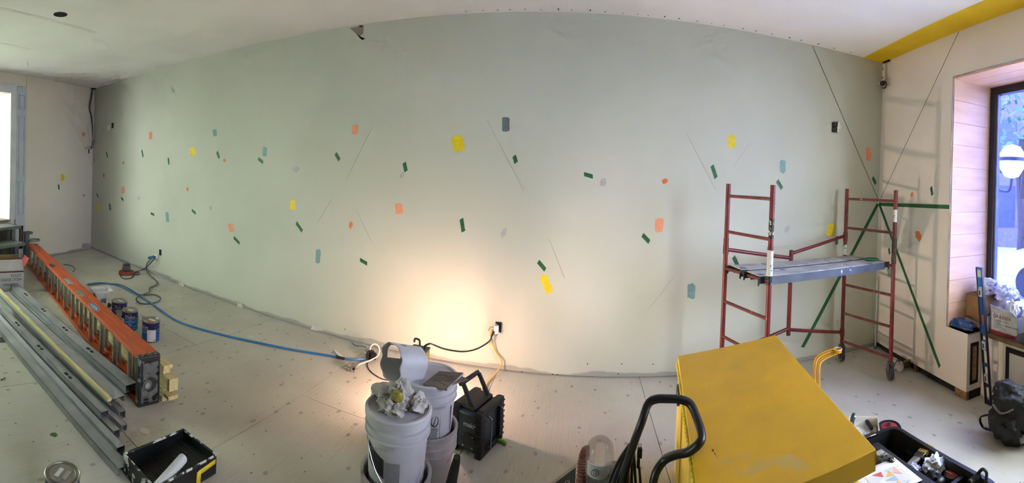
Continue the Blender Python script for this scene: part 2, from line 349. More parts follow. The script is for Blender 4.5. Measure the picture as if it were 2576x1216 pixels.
# slot on the short return face and dark chases on the wall under the sill
mb = MB(); wbox(RP, S1, S1 + .004, -.125, -.035, .12, .45, mb); mb.build('chase', M_dark, wr, smooth=0)
mb = MB(); wbox(RP, S1 + .004, S1 + .007, -.10, -.06, .15, .42, mb); mb.build('chase_timber', M_raw, wr, smooth=0)
for s0, s1, z0, z1 in ((1.72, 1.755, .12, .47), (1.755, 2.6, .43, .47), (2.56, 2.6, .12, .43)):
    wbox(RP, s0, s1, -.16, -.156, z0, z1).build('chase', M_dark, wr, smooth=0)
mb = MB(); wbox(RP, S0, S1 + .01, -DP, -.005, ZS - .004, ZS, mb); wbox(RP, S1 + .01, S2, -DP, -.135, ZS - .004, ZS, mb); wbox(RP, S1 + .01, S2, -DP, -.135, ZS - .03, ZS - .003, mb)
sill = struct(mb.build('trim_3', mat('worn timber sill', (132, 100, 70), (92, 68, 46), rough=.7, scale=8, stretch=(5, 1, 5)), smooth=0))
# window frame and glass
w1 = struct(wbox(RP, S0 + .012, S0 + .085, -DP - .05, -DP + .02, ZS, ZH - .012).build('window_1', M_black, smooth=0, bevel=.006))
wbox(RP, S0 + .085, S2, -DP - .05, -DP + .02, ZH - .085, ZH - .012).build('head_rail', M_black, w1, smooth=0, bevel=.006)
wbox(RP, S0 + .085, S2, -DP - .05, -DP + .02, ZS, ZS + .06).build('bottom_rail', M_black, w1, smooth=0, bevel=.006)
wbox(RP, S0 + .085, S0 + .105, -DP - .03, -DP + .005, ZS + .06, ZH - .085).build('inner_bead', mat('grey glazing bead', (110, 112, 130), (90, 92, 110), rough=.3), w1, smooth=0)
for a in (2.02, S2 - .07): wbox(RP, a, a + .07, -DP - .05, -DP + .02, ZS + .06, ZH - .085).build('mullion', M_black, w1, smooth=0)
gm = bpy.data.materials.new('blue filmed glass'); gm.use_nodes = True; MATS[gm.name] = gm
_nt = gm.node_tree; _nt.nodes.remove(_nt.nodes['Principled BSDF']); _tr = _nt.nodes.new('ShaderNodeBsdfTransparent'); _gl = _nt.nodes.new('ShaderNodeBsdfGlossy'); _gl.inputs['Roughness'].default_value = .03
_mx = _nt.nodes.new('ShaderNodeMixShader'); _mx.inputs[0].default_value = .04; _tcw = _nt.nodes.new('ShaderNodeTexCoord'); _nw = _nt.nodes.new('ShaderNodeTexNoise'); _nw.inputs['Scale'].default_value = 30
_rw = _nt.nodes.new('ShaderNodeValToRGB'); _rw.color_ramp.elements[0].color = (.36, .42, .74, 1); _rw.color_ramp.elements[1].color = (.44, .50, .80, 1)
_nt.links.new(_tcw.outputs['Object'], _nw.inputs[0]); _nt.links.new(_nw.outputs[0], _rw.inputs[0]); _nt.links.new(_rw.outputs[0], _tr.inputs[0])
_nt.links.new(_tr.outputs[0], _mx.inputs[1]); _nt.links.new(_gl.outputs[0], _mx.inputs[2]); _nt.links.new(_mx.outputs[0], _nt.nodes['Material Output'].inputs[0])
def clear_glass(name, col):
    m = bpy.data.materials.new(name); m.use_nodes = True; MATS[name] = m; nt = m.node_tree; nt.nodes.remove(nt.nodes['Principled BSDF'])
    t_ = nt.nodes.new('ShaderNodeBsdfTransparent'); t_.inputs[0].default_value = col; g_ = nt.nodes.new('ShaderNodeBsdfGlossy'); g_.inputs['Roughness'].default_value = .02
    x_ = nt.nodes.new('ShaderNodeMixShader'); x_.inputs[0].default_value = .05
    nt.links.new(t_.outputs[0], x_.inputs[1]); nt.links.new(g_.outputs[0], x_.inputs[2]); nt.links.new(x_.outputs[0], nt.nodes['Material Output'].inputs[0]); return m
G_clear = clear_glass('clear glass', (.90, .94, .98, 1)); G_green = clear_glass('daylight tint glass', (.84, .92, .80, 1))  # green tint is added to turn the left daylight greenish
wbox(RP, S0 + .085, 2.02, -DP - .024, -DP - .018, ZS + .06, ZH - .085).build('pane', gm, w1, smooth=0)
wbox(RP, 2.09, S2 - .07, -DP - .024, -DP - .018, ZS + .06, ZH - .085).build('pane', G_clear, w1, smooth=0)
# wall behind the viewer
def BP(s, n, z): return Vector((s, YB - n, z))
BW = []
bw = struct(wbox_cut(BP, BW, -5.6, 2.6, 0, .2, 0, ZC + .04).build('wall_front', mat('bounce absorbing dark', (84, 66, 56), (60, 46, 40), rough=.9, scale=5), smooth=0))  # unseen wall, coloured dark to soak up bounced light
for i, (a, b, lo, hi) in enumerate(BW):
    f = struct(wbox(BP, a, b, .05, .12, lo, lo + .06).build('window_%d' % (i + 2), M_white, smooth=0))
    wbox(BP, a, b, .05, .12, hi - .06, hi).build('head_rail', M_white, f, smooth=0)
    for c in (a, (a + b) / 2 - .03, b - .06): wbox(BP, c, c + .06, .05, .12, lo + .06, hi - .06).build('stile', M_white, f, smooth=0)
wf = struct(wbox(LP, 3.15, 4.95, -.14, -.07, .5, .56).build('window_4', M_white, smooth=0))  # window out of view, added to bring daylight to the left end
wbox(LP, 3.15, 4.95, -.14, -.07, 2.44, 2.5).build('head_rail', M_white, wf, smooth=0)
for c in (3.15, 4.02, 4.89): wbox(LP, c, c + .06, -.14, -.07, .56, 2.44).build('stile', M_white, wf, smooth=0)
for a, b in ((3.21, 4.02), (4.08, 4.89)): wbox(LP, a, b, -.11, -.104, .56, 2.44).build('pane', G_green, wf, smooth=0)
# sky portals in the openings (sampling aid for the daylight)
def portal(name, c, nrm, w, h):
    l = bpy.data.lights.new(name, 'AREA'); l.shape = 'RECTANGLE'; l.size = w; l.size_y = h; l.cycles.is_portal = True
    o = bpy.data.objects.new(name, l); COL.objects.link(o); o.location = c
    o.rotation_euler = Vector((-nrm[0], -nrm[1], 0)).to_track_quat('Z', 'Y').to_euler()
portal('daylight_portal', RP((S0 + S2) / 2, -.62, (ZS + ZH) / 2), (RN.x, RN.y), S2 - S0, ZH - ZS)
portal('daylight_portal', LP(4.05, -.24, 1.5), (LN.x, LN.y), 1.8, 2.0)
for a, b, lo, hi in BW: portal('daylight_portal', BP((a + b) / 2, .22, (lo + hi) / 2), (0, 1), b - a, hi - lo)
# ------------------------------------------------------------------ outside
gr = struct(MB().add([(-40, -40, -.35), (40, -40, -.35), (40, 40, -.35), (-40, 40, -.35)], [(0, 1, 2, 3)]).build('ground', mat('pavement', (190, 190, 192), (172, 172, 176), scale=3, detail=2), smooth=0))
yd = struct(wbox(LP, .6, 3.4, -1.75, -1.6, -.35, 3.6).build('wall_yard', mat('white yard wall', (236, 238, 244), (220, 224, 232), scale=4, rough=.8), smooth=0))
tr = thing('street_tree', 'leafy street tree outside the right hand window', 'tree', (9.5, 6.0, -.35))
MB().tube([(0, 0, 0), (.05, .02, 1.2), (.0, .1, 2.4), (.2, .2, 3.6)], [.16, .12, .10, .06], 10).build('trunk', mat('bark', (70, 60, 58), (46, 40, 40), scale=12, bump=.4), tr)
MB().tube([(.02, .05, 1.9), (-.4, -.3, 2.9), (-.7, -.5, 3.6)], [.07, .05, .03], 8).build('branch', MATS['bark'], tr)
MB().tube([(.02, .1, 2.2), (.5, -.5, 3.2), (.9, -.9, 3.9)], [.06, .05, .03], 8).build('branch', MATS['bark'], tr)
lf = MB()
for k in range(900):
    a, b, r = rnd(0, 6.28), rnd(-1, 1), rnd(.3, 1) ** .5 * 1.9; q = Vector((math.cos(a) * math.sqrt(1 - b * b), math.sin(a) * math.sqrt(1 - b * b), b * .8)) * r + Vector((.1, -.1, 4.0))
    t1 = Vector((rnd(-1, 1), rnd(-1, 1), rnd(-1, 1))).normalized() * .13; t2 = t1.orthogonal().normalized() * .07
    lf.add([q - t1, q + t2, q + t1, q - t2], [(0, 1, 2, 3)])
lfo = lf.build('foliage', mat('street leaves', (96, 128, 92), (62, 94, 66), scale=2), tr, smooth=0); lfo['kind'] = 'stuff'
car = thing('parked_car', 'pale car parked in the street beyond the right hand window', 'car', (8.4, 3.2, -.35), math.radians(100))
prof = [(-2.1, .35), (-2.1, .8), (-1.5, .92), (-.9, 1.42), (.6, 1.45), (1.3, .98), (2.0, .85), (2.15, .4)]
MB().prism(prof, -.82, .82, Matrix(((1, 0, 0, 0), (0, 0, 1, 0), (0, 1, 0, 0), (0, 0, 0, 1)))).build('body', mat('car paint', (214, 220, 236), (200, 206, 224), rough=.25, coat=.5), car, bevel=.08)
MB().prism([(-1.3, .95), (-.85, 1.36), (.55, 1.39), (1.1, .98)], -.83, .83, Matrix(((1, 0, 0, 0), (0, 0, 1, 0), (0, 1, 0, 0), (0, 0, 0, 1)))).build('side_window', mat('car glass', (40, 46, 66), rough=.1), car)
for x in (-1.3, 1.35):
    for y in (-.78, .78): MB().cyl((x, y - .1, .33), (x, y + .1, .33), .33, n=22).build('wheel', mat('tyre rubber', (30, 30, 36)), car)
lp = thing('street_lamp', 'oval globe street lamp on a scrolled bracket beyond the window', 'street lamp', (4.85, 2.95, -.35))
gl = atd(2546, 404, 5.4) - Vector((4.85, 2.95, -.35)); gl = Vector((gl.x, gl.y, gl.z))
MB().cyl((gl.x, gl.y + .5, 0), (gl.x, gl.y + .5, gl.z + .25), .05, .035).build('pole', mat('dark lamp iron', (52, 56, 84), (40, 44, 70), rough=.4), lp)
MB().tube(spline([(gl.x, gl.y + .5, gl.z - .1), (gl.x, gl.y + .3, gl.z - .32), (gl.x, gl.y + .05, gl.z - .38), (gl.x, gl.y, gl.z - .22)]), .02, 8).build('bracket', MATS['dark lamp iron'], lp)
MB().lathe([(0, .2), (.10, .17), (.155, .09), (.17, 0), (.15, -.1), (.09, -.2), (0, -.23)], 24, Matrix.Translation(gl)).build('globe', mat('milk glass', (245, 246, 250), (232, 236, 244), rough=.2), lp)
MB().lathe([(.165, .03), (.19, .03), (.19, -.01), (.165, -.01)], 24, Matrix.Translation(gl)).build('band', MATS['dark lamp iron'], lp)
fc = thing('brick_building', 'dark brick building across the street seen through the window', 'building', (15, 9, -.35), math.radians(25))
MB().box((0, 0, 3.2), (1, 16, 6.4)).build('wall', mat('far bricks', (120, 112, 128), (96, 90, 108), scale=8), fc, smooth=0)
for k in range(6):
    for j in range(2): MB().box((-.52, -6 + k * 2.4, 1.6 + j * 2.6), (.06, 1.1, 1.6)).build('window', mat('far window', (70, 80, 120), rough=.15), fc, smooth=0)
# ================================================================== MARKS ON THE WALLS
def patch(name, pts, surf, m, parent=None, th=.0012, base=None):
    f = [surf(x, y, th) for x, y in pts]; b = [surf(x, y, .0) for x, y in pts]; n = len(pts)
    return MB().add(f + b, [tuple(range(n)), tuple(range(2 * n - 1, n - 1, -1))] + [(k, (k + 1) % n, n + (k + 1) % n, n + k) for k in range(n)]).build(name, m, parent, world=True, smooth=0, base=base)
def rot(x, y, a): return x * math.cos(a) - y * math.sin(a), x * math.sin(a) + y * math.cos(a)
def stroke_pts(cx, cy, w, h, tilt=0, ragged=.10, pointy=.22):
    r = random.Random(int(cx * 13 + cy)); a = math.radians(tilt); q = []
    k = 5
    for i in range(k + 1): q.append((-w / 2 + w * i / k, -h / 2 + r.uniform(0, ragged) * h + (pointy * h * abs(i / k - .5))))
    for i in range(1, 5): q.append((w / 2 + r.uniform(-.05, .04) * w, -h / 2 + h * i / 5))
    for i in range(k + 1): q.append((w / 2 - w * i / k - r.uniform(0, .03) * w, h / 2 - r.uniform(0, ragged) * h - (.18 * h * abs(i / k - .5))))
    for i in range(1, 5): q.append((-w / 2 + r.uniform(-.04, .05) * w, h / 2 - h * i / 5))
    return [(cx + rot(x, y, a)[0], cy + rot(x, y, a)[1]) for x, y in q]
def dab_pts(cx, cy, w, h, tilt=0):
    r = random.Random(int(cx * 7 + cy)); a = math.radians(tilt); q = []
    for i in range(14):
        t = 2 * math.pi * i / 14; k = r.uniform(.82, 1.1); q.append((w / 2 * math.cos(t) * k, h / 2 * math.sin(t) * k))
    return [(cx + rot(x, y, a)[0], cy + rot(x, y, a)[1]) for x, y in q]
PC = {'salmon': mat('salmon test paint', (236, 158, 120), (228, 146, 108), rough=.5, scale=30), 'orange': mat('orange test paint', (222, 128, 74), (206, 108, 54), rough=.5, scale=60),
      'yellow': mat('yellow test paint', (236, 212, 40), (226, 198, 26), rough=.5, scale=30), 'teal': mat('teal test paint', (128, 164, 158), (114, 150, 146), rough=.5, scale=30),
      'slate': mat('slate test paint', (112, 126, 128), (100, 114, 118), rough=.5, scale=30), 'grey': mat('grey test paint', (184, 182, 178), (168, 166, 164), rough=.5, scale=40)}
SW = [('salmon', 379, 342, 8, 22, 2), ('salmon', 310, 479, 7, 20, 0), ('salmon', 581, 573, 13, 25, -14), ('salmon', 893, 326, 16, 28, -3), ('salmon', 1004, 525, 18, 31, -5), ('salmon', 1658, 567, 20, 43, 3), ('salmon', 2185, 388, 13, 39, -5),
      ('yellow', 485, 382, 14, 28, -12), ('yellow', 736.5, 516, 14, 31, 2), ('yellow', 1152, 362, 28, 48, -12), ('yellow', 1374, 715, 18, 56, -24), ('yellow', 1840.5, 356, 19, 41, -3), ('yellow', 2090, 579, 20, 38, 10), ('yellow', 248.5, 522, 7, 26, -6),
      ('teal', 540.5, 334, 10, 21, -5), ('teal', 666, 381, 11, 28, 2), ('teal', 800, 645, 12, 44, 3), ('teal', 421, 546, 8, 30, -6), ('slate', 276.5, 521, 5, 22, -6), ('slate', 1272, 313, 19, 45, 0), ('teal', 1969, 419, 14, 39, 2), ('teal', 1739, 733, 19, 46, 2)]
for c, x, y, w, h, t in SW: part_label(patch('paint_swatch', stroke_pts(x, y, w, h, t), wall, PC[c], wb), c + ' test swatch brushed on the long wall')
for c, x, y, w, h, t in [('orange', 310.5, 410, 4, 8, 0), ('orange', 564.5, 404, 6, 9, 5), ('orange', 471.5, 476, 6, 11, 0), ('orange', 882, 567, 10, 19, 10), ('orange', 1672, 456, 17, 13, -25), ('orange', 237, 402, 3, 9, 0),
                         ('grey', 745, 426, 17, 18, 30), ('grey', 1011, 441, 11, 15, 20), ('grey', 1267, 586, 13, 29, 25), ('grey', 1517, 459, 17, 22, 25), ('grey', 349, 499, 6, 10, 0), ('grey', 530, 524, 7, 13, 0), ('grey', 1980, 577, 11, 20, 25)]:
    part_label(patch('paint_dab', dab_pts(x, y, w, h, t), wall, PC[c], wb), c + ' paint dab on the long wall')
part_label(patch('paint_swatch', stroke_pts(210, 338, 8, 13), lwall, PC['salmon'], wl), 'salmon test swatch')
part_label(patch('paint_swatch', stroke_pts(157.5, 447, 9, 21, -2), lwall, PC['yellow'], wl), 'yellow test swatch')
patch('paint_dab', dab_pts(211, 492, 7, 7), lwall, PC['grey'], wl); patch('primer_patch', [(204, 628), (207, 614), (214, 612), (227, 612), (227, 624)], lwall, PC['grey'], wl)
part_label(patch('paint_dab', dab_pts(2294, 490, 7, 14, 10), rwall, PC['orange'], wr), 'orange paint dab on the right wall')
part_label(patch('paint_dab', dab_pts(2310, 594, 15, 27, -15), rwall, PC['orange'], wr), 'larger orange paint dab on the right wall')
patch('paint_swatch', stroke_pts(2238, 684, 11, 30, -8), rwall, PC['teal'], wr)
# pencil / string lines
def line_px(name, surf, a, b, wd, m, parent, k=10):
    p = [surf(a[0] + (b[0] - a[0]) * i / k, a[1] + (b[1] - a[1]) * i / k, .001) for i in (0, k)]
    return MB().cyl(p[0], p[1], wd / 2, n=5).build(name, m, parent, world=True)
M_str = mat('chalk line string', (92, 88, 82), (76, 72, 66)); M_pen = mat('pencil line', (182, 176, 164), (170, 164, 152))
tag(line_px('chalk_line', wall, (2044, 116), (2208, 500), .006, M_str, None), 'thin dark string line slanting down the long wall to the right corner', 'string')
tag(line_px('chalk_line', rwall, (2412, 80), (2216, 498), .006, M_str, None), 'thin dark string line slanting down the right end wall to the corner', 'string')
for a, b in (((939, 316), (869, 455)), ((836, 500), (798, 562)), ((897, 530), (936, 612)), ((1225, 302), (1316, 477)), ((1324, 468), (1312, 486)), ((1727, 336), (1800, 478)), ((1885, 360), (1845, 420)), ((1380, 600), (1420, 700)), ((268, 290), (236, 412)), ((1700, 690), (1630, 780)), ((2240, 300), (2243, 300))):
    line_px('pencil_line', wall, a, b, .0025, M_pen, wb)
line_px('pencil_line', lwall, (188, 320), (232, 415), .003, M_pen, wl)
for x, y in ((1478, 916), (1564, 916), (1643, 917), (1555, 941), (1313, 936), (1390, 942), (1402, 943), (868, 829)):
    p = wall(x, y); MB().cyl((p.x, D - .002, p.z), (p.x, D + .002, p.z), .005, n=8).build('screw', M_dark, wb)
# torn corner of plaster at the top of the long wall
patch('plaster_patch', [(880, 71), (915, 63), (914, 84), (905, 92)], wall, mat('bare plaster', (150, 140, 124), (136, 126, 112)), wb)
patch('plaster_hole', [(897, 84), (907, 92), (918, 97), (912, 101), (905, 96)], wall, M_dark, wb, th=.003); patch('plaster_hole', [(902, 64), (912, 64), (910, 69), (905, 67)], wall, M_dark, wb, th=.003)
# torn drywall paper at the foot of the long wall
for x, y, w in ((797, 826, 16), (456, 714, 8), (604, 768, 8)):
    patch('torn_paper', [(x - w, y + 3), (x - w * .6, y - 9), (x - w * .2, y - 2), (x + w * .3, y - 7), (x + w, y + 8), (x + w * .4, y + 6), (x, y + 7)], wall, mat('torn paper', (222, 220, 208)), wb, th=.012)
# green painter's tape
M_tape = mat('green painters tape', (40, 104, 62), (30, 88, 50), rough=.5, scale=20)
def tape(a, b, w, surf, label, group=None):
    a, b = surf(*a, .0), surf(*b, .0); nrm = {wall: Vector((0, -1, 0)), lwall: Vector((LN.x, LN.y, 0)), rwall: Vector((RN.x, RN.y, 0))}[surf]
    F = frame(a, b - a, nrm); L = (b - a).length; k = w * .35
    poly = [(0 + k, -w / 2), (L, -w / 2), (L - k, w / 2), (0, w / 2)]
    c = (a + b) / 2
    return tag(MB().prism(poly, 0, .0016, F).build('tape_strip', M_tape, base=c, smooth=0), label, 'tape', group)
G = 'short green tape strips on the walls'
TP = [((267, 382), (271, 397), 'short green tape strip second nearest the left corner, below the hanging white switch'),
      ((356.5, 377), (360.5, 396), 'short green tape strip below the leftmost salmon swatch on the long wall'),
      ((423, 397), (425.5, 415), 'upright green tape strip left of the leftmost high yellow swatch'),
      ((545.5, 381), (552, 399), 'short green tape strip right under the small teal swatch, beside an orange dab'),
      ((649, 398.5), (662.5, 410), 'sloping green tape strip just below the teal swatch'),
      ((261, 436), (261.5, 447), 'tiny upright green tape strip nearest the left corner at eye height'),
      ((243, 487), (247.5, 497), 'tiny green tape strip just above the yellow swatch by the left corner'),
      ((304.5, 497.5), (311, 505), 'tiny bent green tape strip just below the lower left salmon swatch'),
      ((379, 537), (388.5, 541), 'tiny flat green tape strip left of the tall thin teal swatch'),
      ((482, 528.5), (493, 538), 'small sloping green tape strip left of a grey dab, low on the left half'),
      ((744.5, 559.5), (761, 583), 'sloping green tape strip below the yellow swatch in mid wall'),
      ((587.5, 597), (603.5, 613.5), 'sloping green tape strip below the tilted salmon swatch'),
      ((843.5, 385), (854.5, 404), 'short green tape strip below left of the salmon swatch high in mid wall'),
      ((1016.5, 408), (1021.8, 433), 'upright green tape strip just above a grey dab in mid wall'),
      ((1293, 390.5), (1299, 411.5), 'short wide green tape strip below the dark slate swatch'),
      ((1160.5, 549), (1166, 585), 'tall green tape strip in the middle of the long wall, lit by the lamp'),
      ((904.5, 653), (925, 665), 'flat sloping green tape strip low on the wall left of the lamp glow'),
      ((1353, 657), (1373, 681), 'sloping green tape strip just above the low slanting yellow swatch'),
      ((1467.5, 438), (1493, 445), 'nearly level green tape strip left of a grey dab, right of centre'),
      ((1790.5, 415), (1802, 449.5), 'long green tape strip below left of the yellow swatch above the scaffold'),
      ((1954.5, 453.5), (1968, 476), 'green tape strip below the teal swatch by the scaffold post'),
      ((1615, 590), (1634.5, 610.5), 'sloping green tape strip below the large salmon swatch'),
      ((1844.5, 645), (1857, 672), 'green tape strip just above the far plank between the left scaffold posts'),
      ((2194.5, 445.5), (2203.5, 464), 'green tape strip below the salmon swatch by the right corner'),
      ((2104, 594), (2105.5, 617), 'upright green tape strip just right of the yellow swatch behind the scaffold brace')]
for a, b, l in TP: tape(a, b, .034, wall, l, G)
tape((223, 374), (224, 387), .034, lwall, 'short green tape strip under the loose wire ends on the left end wall', G)
tape((147, 464), (148.5, 478), .034, lwall, 'short green tape strip under the yellow swatch on the left end wall', G)
tape((2342, 469), (2346, 493), .034, rwall, 'upright green tape strip on the right end wall above the level tape line', G)
tape((2235.5, 624), (2239, 641), .034, rwall, 'green tape strip on the right end wall just left of the near scaffold post', G)
tape((2209, 512), (2018, 876), .036, wall, 'long green tape line sloping down the long wall behind the scaffold')
tape((2212, 514), (2390, 521), .036, rwall, 'long level green tape line on the right end wall')
tape((2211, 511), (2365, 926), .036, rwall, 'long green tape line sloping down the right end wall')

# ================================================================== WIRES, BOXES AND SOCKETS
M_bw = mat('black cable', (30, 30, 30), (20, 20, 20), rough=.5); M_ww = mat('white cable', (226, 222, 212), (212, 208, 198), rough=.5)
M_gw = mat('grey cable', (96, 100, 100), (80, 84, 84), rough=.5); M_blue = mat('blue hose', (62, 128, 184), (50, 112, 168), rough=.45); M_yw = mat('yellow cord', (224, 178, 92), (208, 160, 76), rough=.5)
M_galv = mat('galvanised box', (190, 186, 178), (96, 92, 88), rough=.35, metal=.5, scale=35)
M_plas = mat('white plastic', (232, 230, 224), (222, 220, 214), rough=.4)
# wires hanging in the left corner
t = thing('corner_wires', 'bundle of loose wires hanging from the ceiling in the left corner', 'wires', lwall(233, 219, .02))
MB().box((0, 0, 0), (.09, .08, .07), Matrix.Translation(lwall(234, 220, .03))).build('ceiling_box', M_dark, t, world=True)
for k, (pts, m, r) in enumerate([([(233, 222), (228, 250), (224.5, 272), (228, 286), (232, 310), (234, 340), (233.5, 365), (229, 375)], M_bw, .008), ([(234, 222), (231, 245), (228, 275), (232, 300), (235, 345), (231, 374)], M_gw, .006),
                                  ([(230, 300), (222, 318), (226, 345), (227, 372)], M_ww, .005), ([(236, 225), (236, 260), (235, 330), (233, 372)], M_ww, .005), ([(215, 374), (222, 371), (230, 369), (235, 371)], M_gw, .006), ([(214, 373), (224, 369), (231, 367)], M_ww, .005), ([(233, 364), (237, 352)], M_bw, .006)]):
    MB().tube(spline([lwall(x, y, .035 + .006 * k) for x, y in pts]), r, 6).build('wire', m, t, world=True)
def wall_box(name, label, px, w, h, surf=wall):
    p = surf(*px, .0); t = thing(name, label, 'socket', p); return t, p
t, p = wall_box('switch_opening', 'dark slot in the wall with a white switch dangling beside it, near the left corner', (283.5, 316), 0, 0)
MB().box((p.x, D - .004, p.z), (.06, .008, .09)).build('opening', M_dark, t, world=True)
q = wall(277, 323); MB().box((q.x, D - .03, q.z), (.045, .03, .08)).build('switch', M_plas, t, world=True, bevel=.004)
MB().tube(spline([(p.x, D - .01, p.z - .02), (p.x - .06, D - .05, p.z - .01), (q.x, D - .03, q.z + .04)]), .006, 6).build('wire', M_ww, t, world=True)
t, p = wall_box('power_socket', 'dark double socket hanging loose beside a white face plate, by the right corner', (2098, 321), 0, 0)
MB().box((p.x, D - .006, p.z), (.055, .012, .10)).build('opening', M_dark, t, world=True, bevel=.004)
for dz in (.027, -.027): MB().box((p.x - .002, D - .02, p.z + dz), (.045, .03, .045)).build('outlet', M_bw, t, world=True, bevel=.006)
q = wall(2107.5, 321); F = Matrix.Translation((q.x, D - .03, q.z)) @ Matrix.Rotation(math.radians(8), 4, 'Y') @ Matrix.Rotation(.5, 4, 'Z')
fp = MB().box((0, 0, 0), (.05, .012, .105), F).build('face_plate', M_plas, t, world=True, bevel=.003)
for dz in (.03, -.03):
    for dx in (-.008, .008): MB().box((dx, -.0065, dz), (.004, .002, .01), F).build('pin_slot', M_dark, fp, world=True)
MB().tube([(p.x + .01, D - .02, p.z - .005), (q.x, D - .028, q.z)], .004, 6).build('wire', M_ww, t, world=True)
# lamp hanging in the top right corner
q = rwall(2226, 157, .04)
t = thing('corner_cable', 'cable with a coiled end hanging from a slot in the top right corner', 'cable', q)
MB().tube([rwall(2222, 157.5, .02), rwall(2237, 152, .02)], .012, 6).build('slot', M_dark, t, world=True)
for pts, m, r in (([(2223, 160), (2221, 175), (2220.5, 195), (2220, 206)], M_ww, .006), ([(2225, 160), (2223, 178), (2223, 206)], M_ww, .006), ([(2222, 170), (2220, 185), (2221, 198)], M_bw, .006)):
    MB().tube(spline([rwall(x, y, .05) for x, y in pts]), r, 6).build('wire', m, t, world=True)
MB().tube(spline([rwall(x, y, .07) for x, y in ((2224, 204), (2229, 209), (2228, 219), (2223, 222), (2220, 221))]), .008, 6).build('coil', M_bw, t, world=True)
MB().cyl(rwall(2220, 210, .09), rwall(2220, 210, .04), .028).build('connector', M_bw, t, world=True)
MB().cyl(rwall(2211, 210, .08), rwall(2217, 209, .08), .006, n=6).build('wire_end', M_ww, t, world=True)
# low socket by the charger with cords plugged in
t, p = wall_box('wall_socket', 'socket low on the wall with cords plugged in behind the battery charger', (396, 645), 0, 0)
q = wall(403.5, 635.5); MB().box((q.x, D - .003, q.z), (.05, .006, .085)).build('opening', M_dark, t, world=True)
MB().box((p.x, D - .02, p.z), (.075, .04, .06), None).build('outlet', M_plas, t, world=True, bevel=.006)
for dx in (-.03, .0): MB().cyl((p.x + dx, D - .03, p.z - .005), (p.x + dx - .06, D - .10, p.z - .035), .016).build('plug', M_bw if dx else M_blue, t, world=True)
# socket right of the lamp
t, p = wall_box('wall_socket', 'torn open wall socket with black and yellow cords plugged in above the radio', (1254, 826), 0, 0)
MB().box((p.x + .0, D - .008, p.z + .01), (.05, .016, .085)).build('opening', M_dark, t, world=True, bevel=.003)
MB().box((p.x - .012, D - .035, p.z - .002), (.04, .03, .07)).build('outlet', M_plas, t, world=True, bevel=.004)
for k in range(9):
    a = rnd(0, 6.28); MB().tube([(p.x - .01 + .025 * math.cos(a), D - .02, p.z + .03 * math.sin(a)), (p.x - .015 + .05 * math.cos(a), D - .045, p.z + .05 * math.sin(a)), (p.x - .03 + .05 * math.cos(a + .7), D - .05, p.z + .045 * math.sin(a + .7))], .002, 5).build('wire_strand', M_ww if k % 3 else M_bw, t, world=True)
PS = p
MB().cyl((p.x - .03, D - .045, p.z - .015), (p.x - .045, D - .06, p.z - .055), .012, .008).build('plug', M_bw, t, world=True)
MB().cyl((p.x - .045, D - .04, p.z - .005), (p.x - .055, D - .05, p.z - .05), .011, .007).build('plug', M_yw, t, world=True)
# ================================================================== WORK LAMP BEHIND THE PAILS
LX, LY = -1.035, 2.80
wlp = thing('work_lamp', 'yellow box work lamp with hook standing on the floor behind the pails', 'lamp', (LX, LY, 0))
M_ly = mat('lamp yellow enamel', (206, 170, 40), (186, 150, 30), rough=.4); M_lg = mat('lamp grey top', (104, 98, 74), (84, 80, 62), rough=.6)
MB().box((0, -.035, .23), (.12, .02, .43)).build('back_plate', M_ly, wlp, bevel=.004)
MB().box((-.052, .01, .23), (.016, .07, .43)).build('side_plate', M_ly, wlp, bevel=.004)
MB().box((.052, .01, .23), (.016, .07, .43)).build('side_plate', M_ly, wlp, bevel=.004)
MB().box((0, .0, .45), (.125, .10, .012)).build('top_plate', M_lg, wlp, bevel=.003)
MB().box((0, .02, .008), (.16, .14, .016)).build('base', M_lg, wlp, bevel=.003)
MB().tube(spline([(0, 0, .456), (.0, .0, .49), (-.005, 0, .51), (-.03, 0, .515), (-.04, 0, .505), (-.04, 0, .49)]), .007, 8).build('hook', mat('rusty hook', (74, 62, 48), (54, 44, 34), rough=.6), wlp)
lens = MB().lathe([(.0, .05), (.03, .045), (.042, .025), (.045, 0)], 20, Matrix.Translation((LAMP_POS[0] - LX, .045, LAMP_POS[2])) @ Matrix.Rotation(-math.pi / 2, 4, 'X')).build('lens', mat('glowing lens', (255, 214, 160), (255, 206, 150), emit=6), wlp)
MB().cyl((LAMP_POS[0] - LX, LAMP_POS[1] - LY, LAMP_POS[2] + .062), (LAMP_POS[0] - LX, LAMP_POS[1] - LY, LAMP_POS[2] + .068), .032, n=28).build('added_hood', M_lg, wlp); MB().box((LAMP_POS[0] - LX, .03, LAMP_POS[2] + .065), (.03, .07, .008)).build('added_hood_arm', M_lg, wlp)  # disc out of sight, added to cut the lamp's upward light
ld = bpy.data.lights.new('work_lamp_bulb', 'POINT'); ld.energy = LAMP_W; ld.color = LAMP_COL; ld.shadow_soft_size = .042
lo = bpy.data.objects.new('work_lamp_bulb', ld); COL.objects.link(lo); lo.location = (LAMP_POS[0], LAMP_POS[1], LAMP_POS[2])
tag(MB().tube(spline([(LX + .035, LY, .455), (LX + .037, LY, .475), (LX + .06, LY + .03, .485), wall(1090, 868, .70), wall(1120, 879, .55), wall(1165, 885, .36), wall(1200, 878, .17), wall(1230, 860, .08), (PS.x - .045, D - .06, PS.z - .055)], 8), .0065, 8).build('black_cable', M_bw, base=(LX + .035, LY, .45)), 'black power cord sagging from the work lamp to the torn wall socket', 'cord')
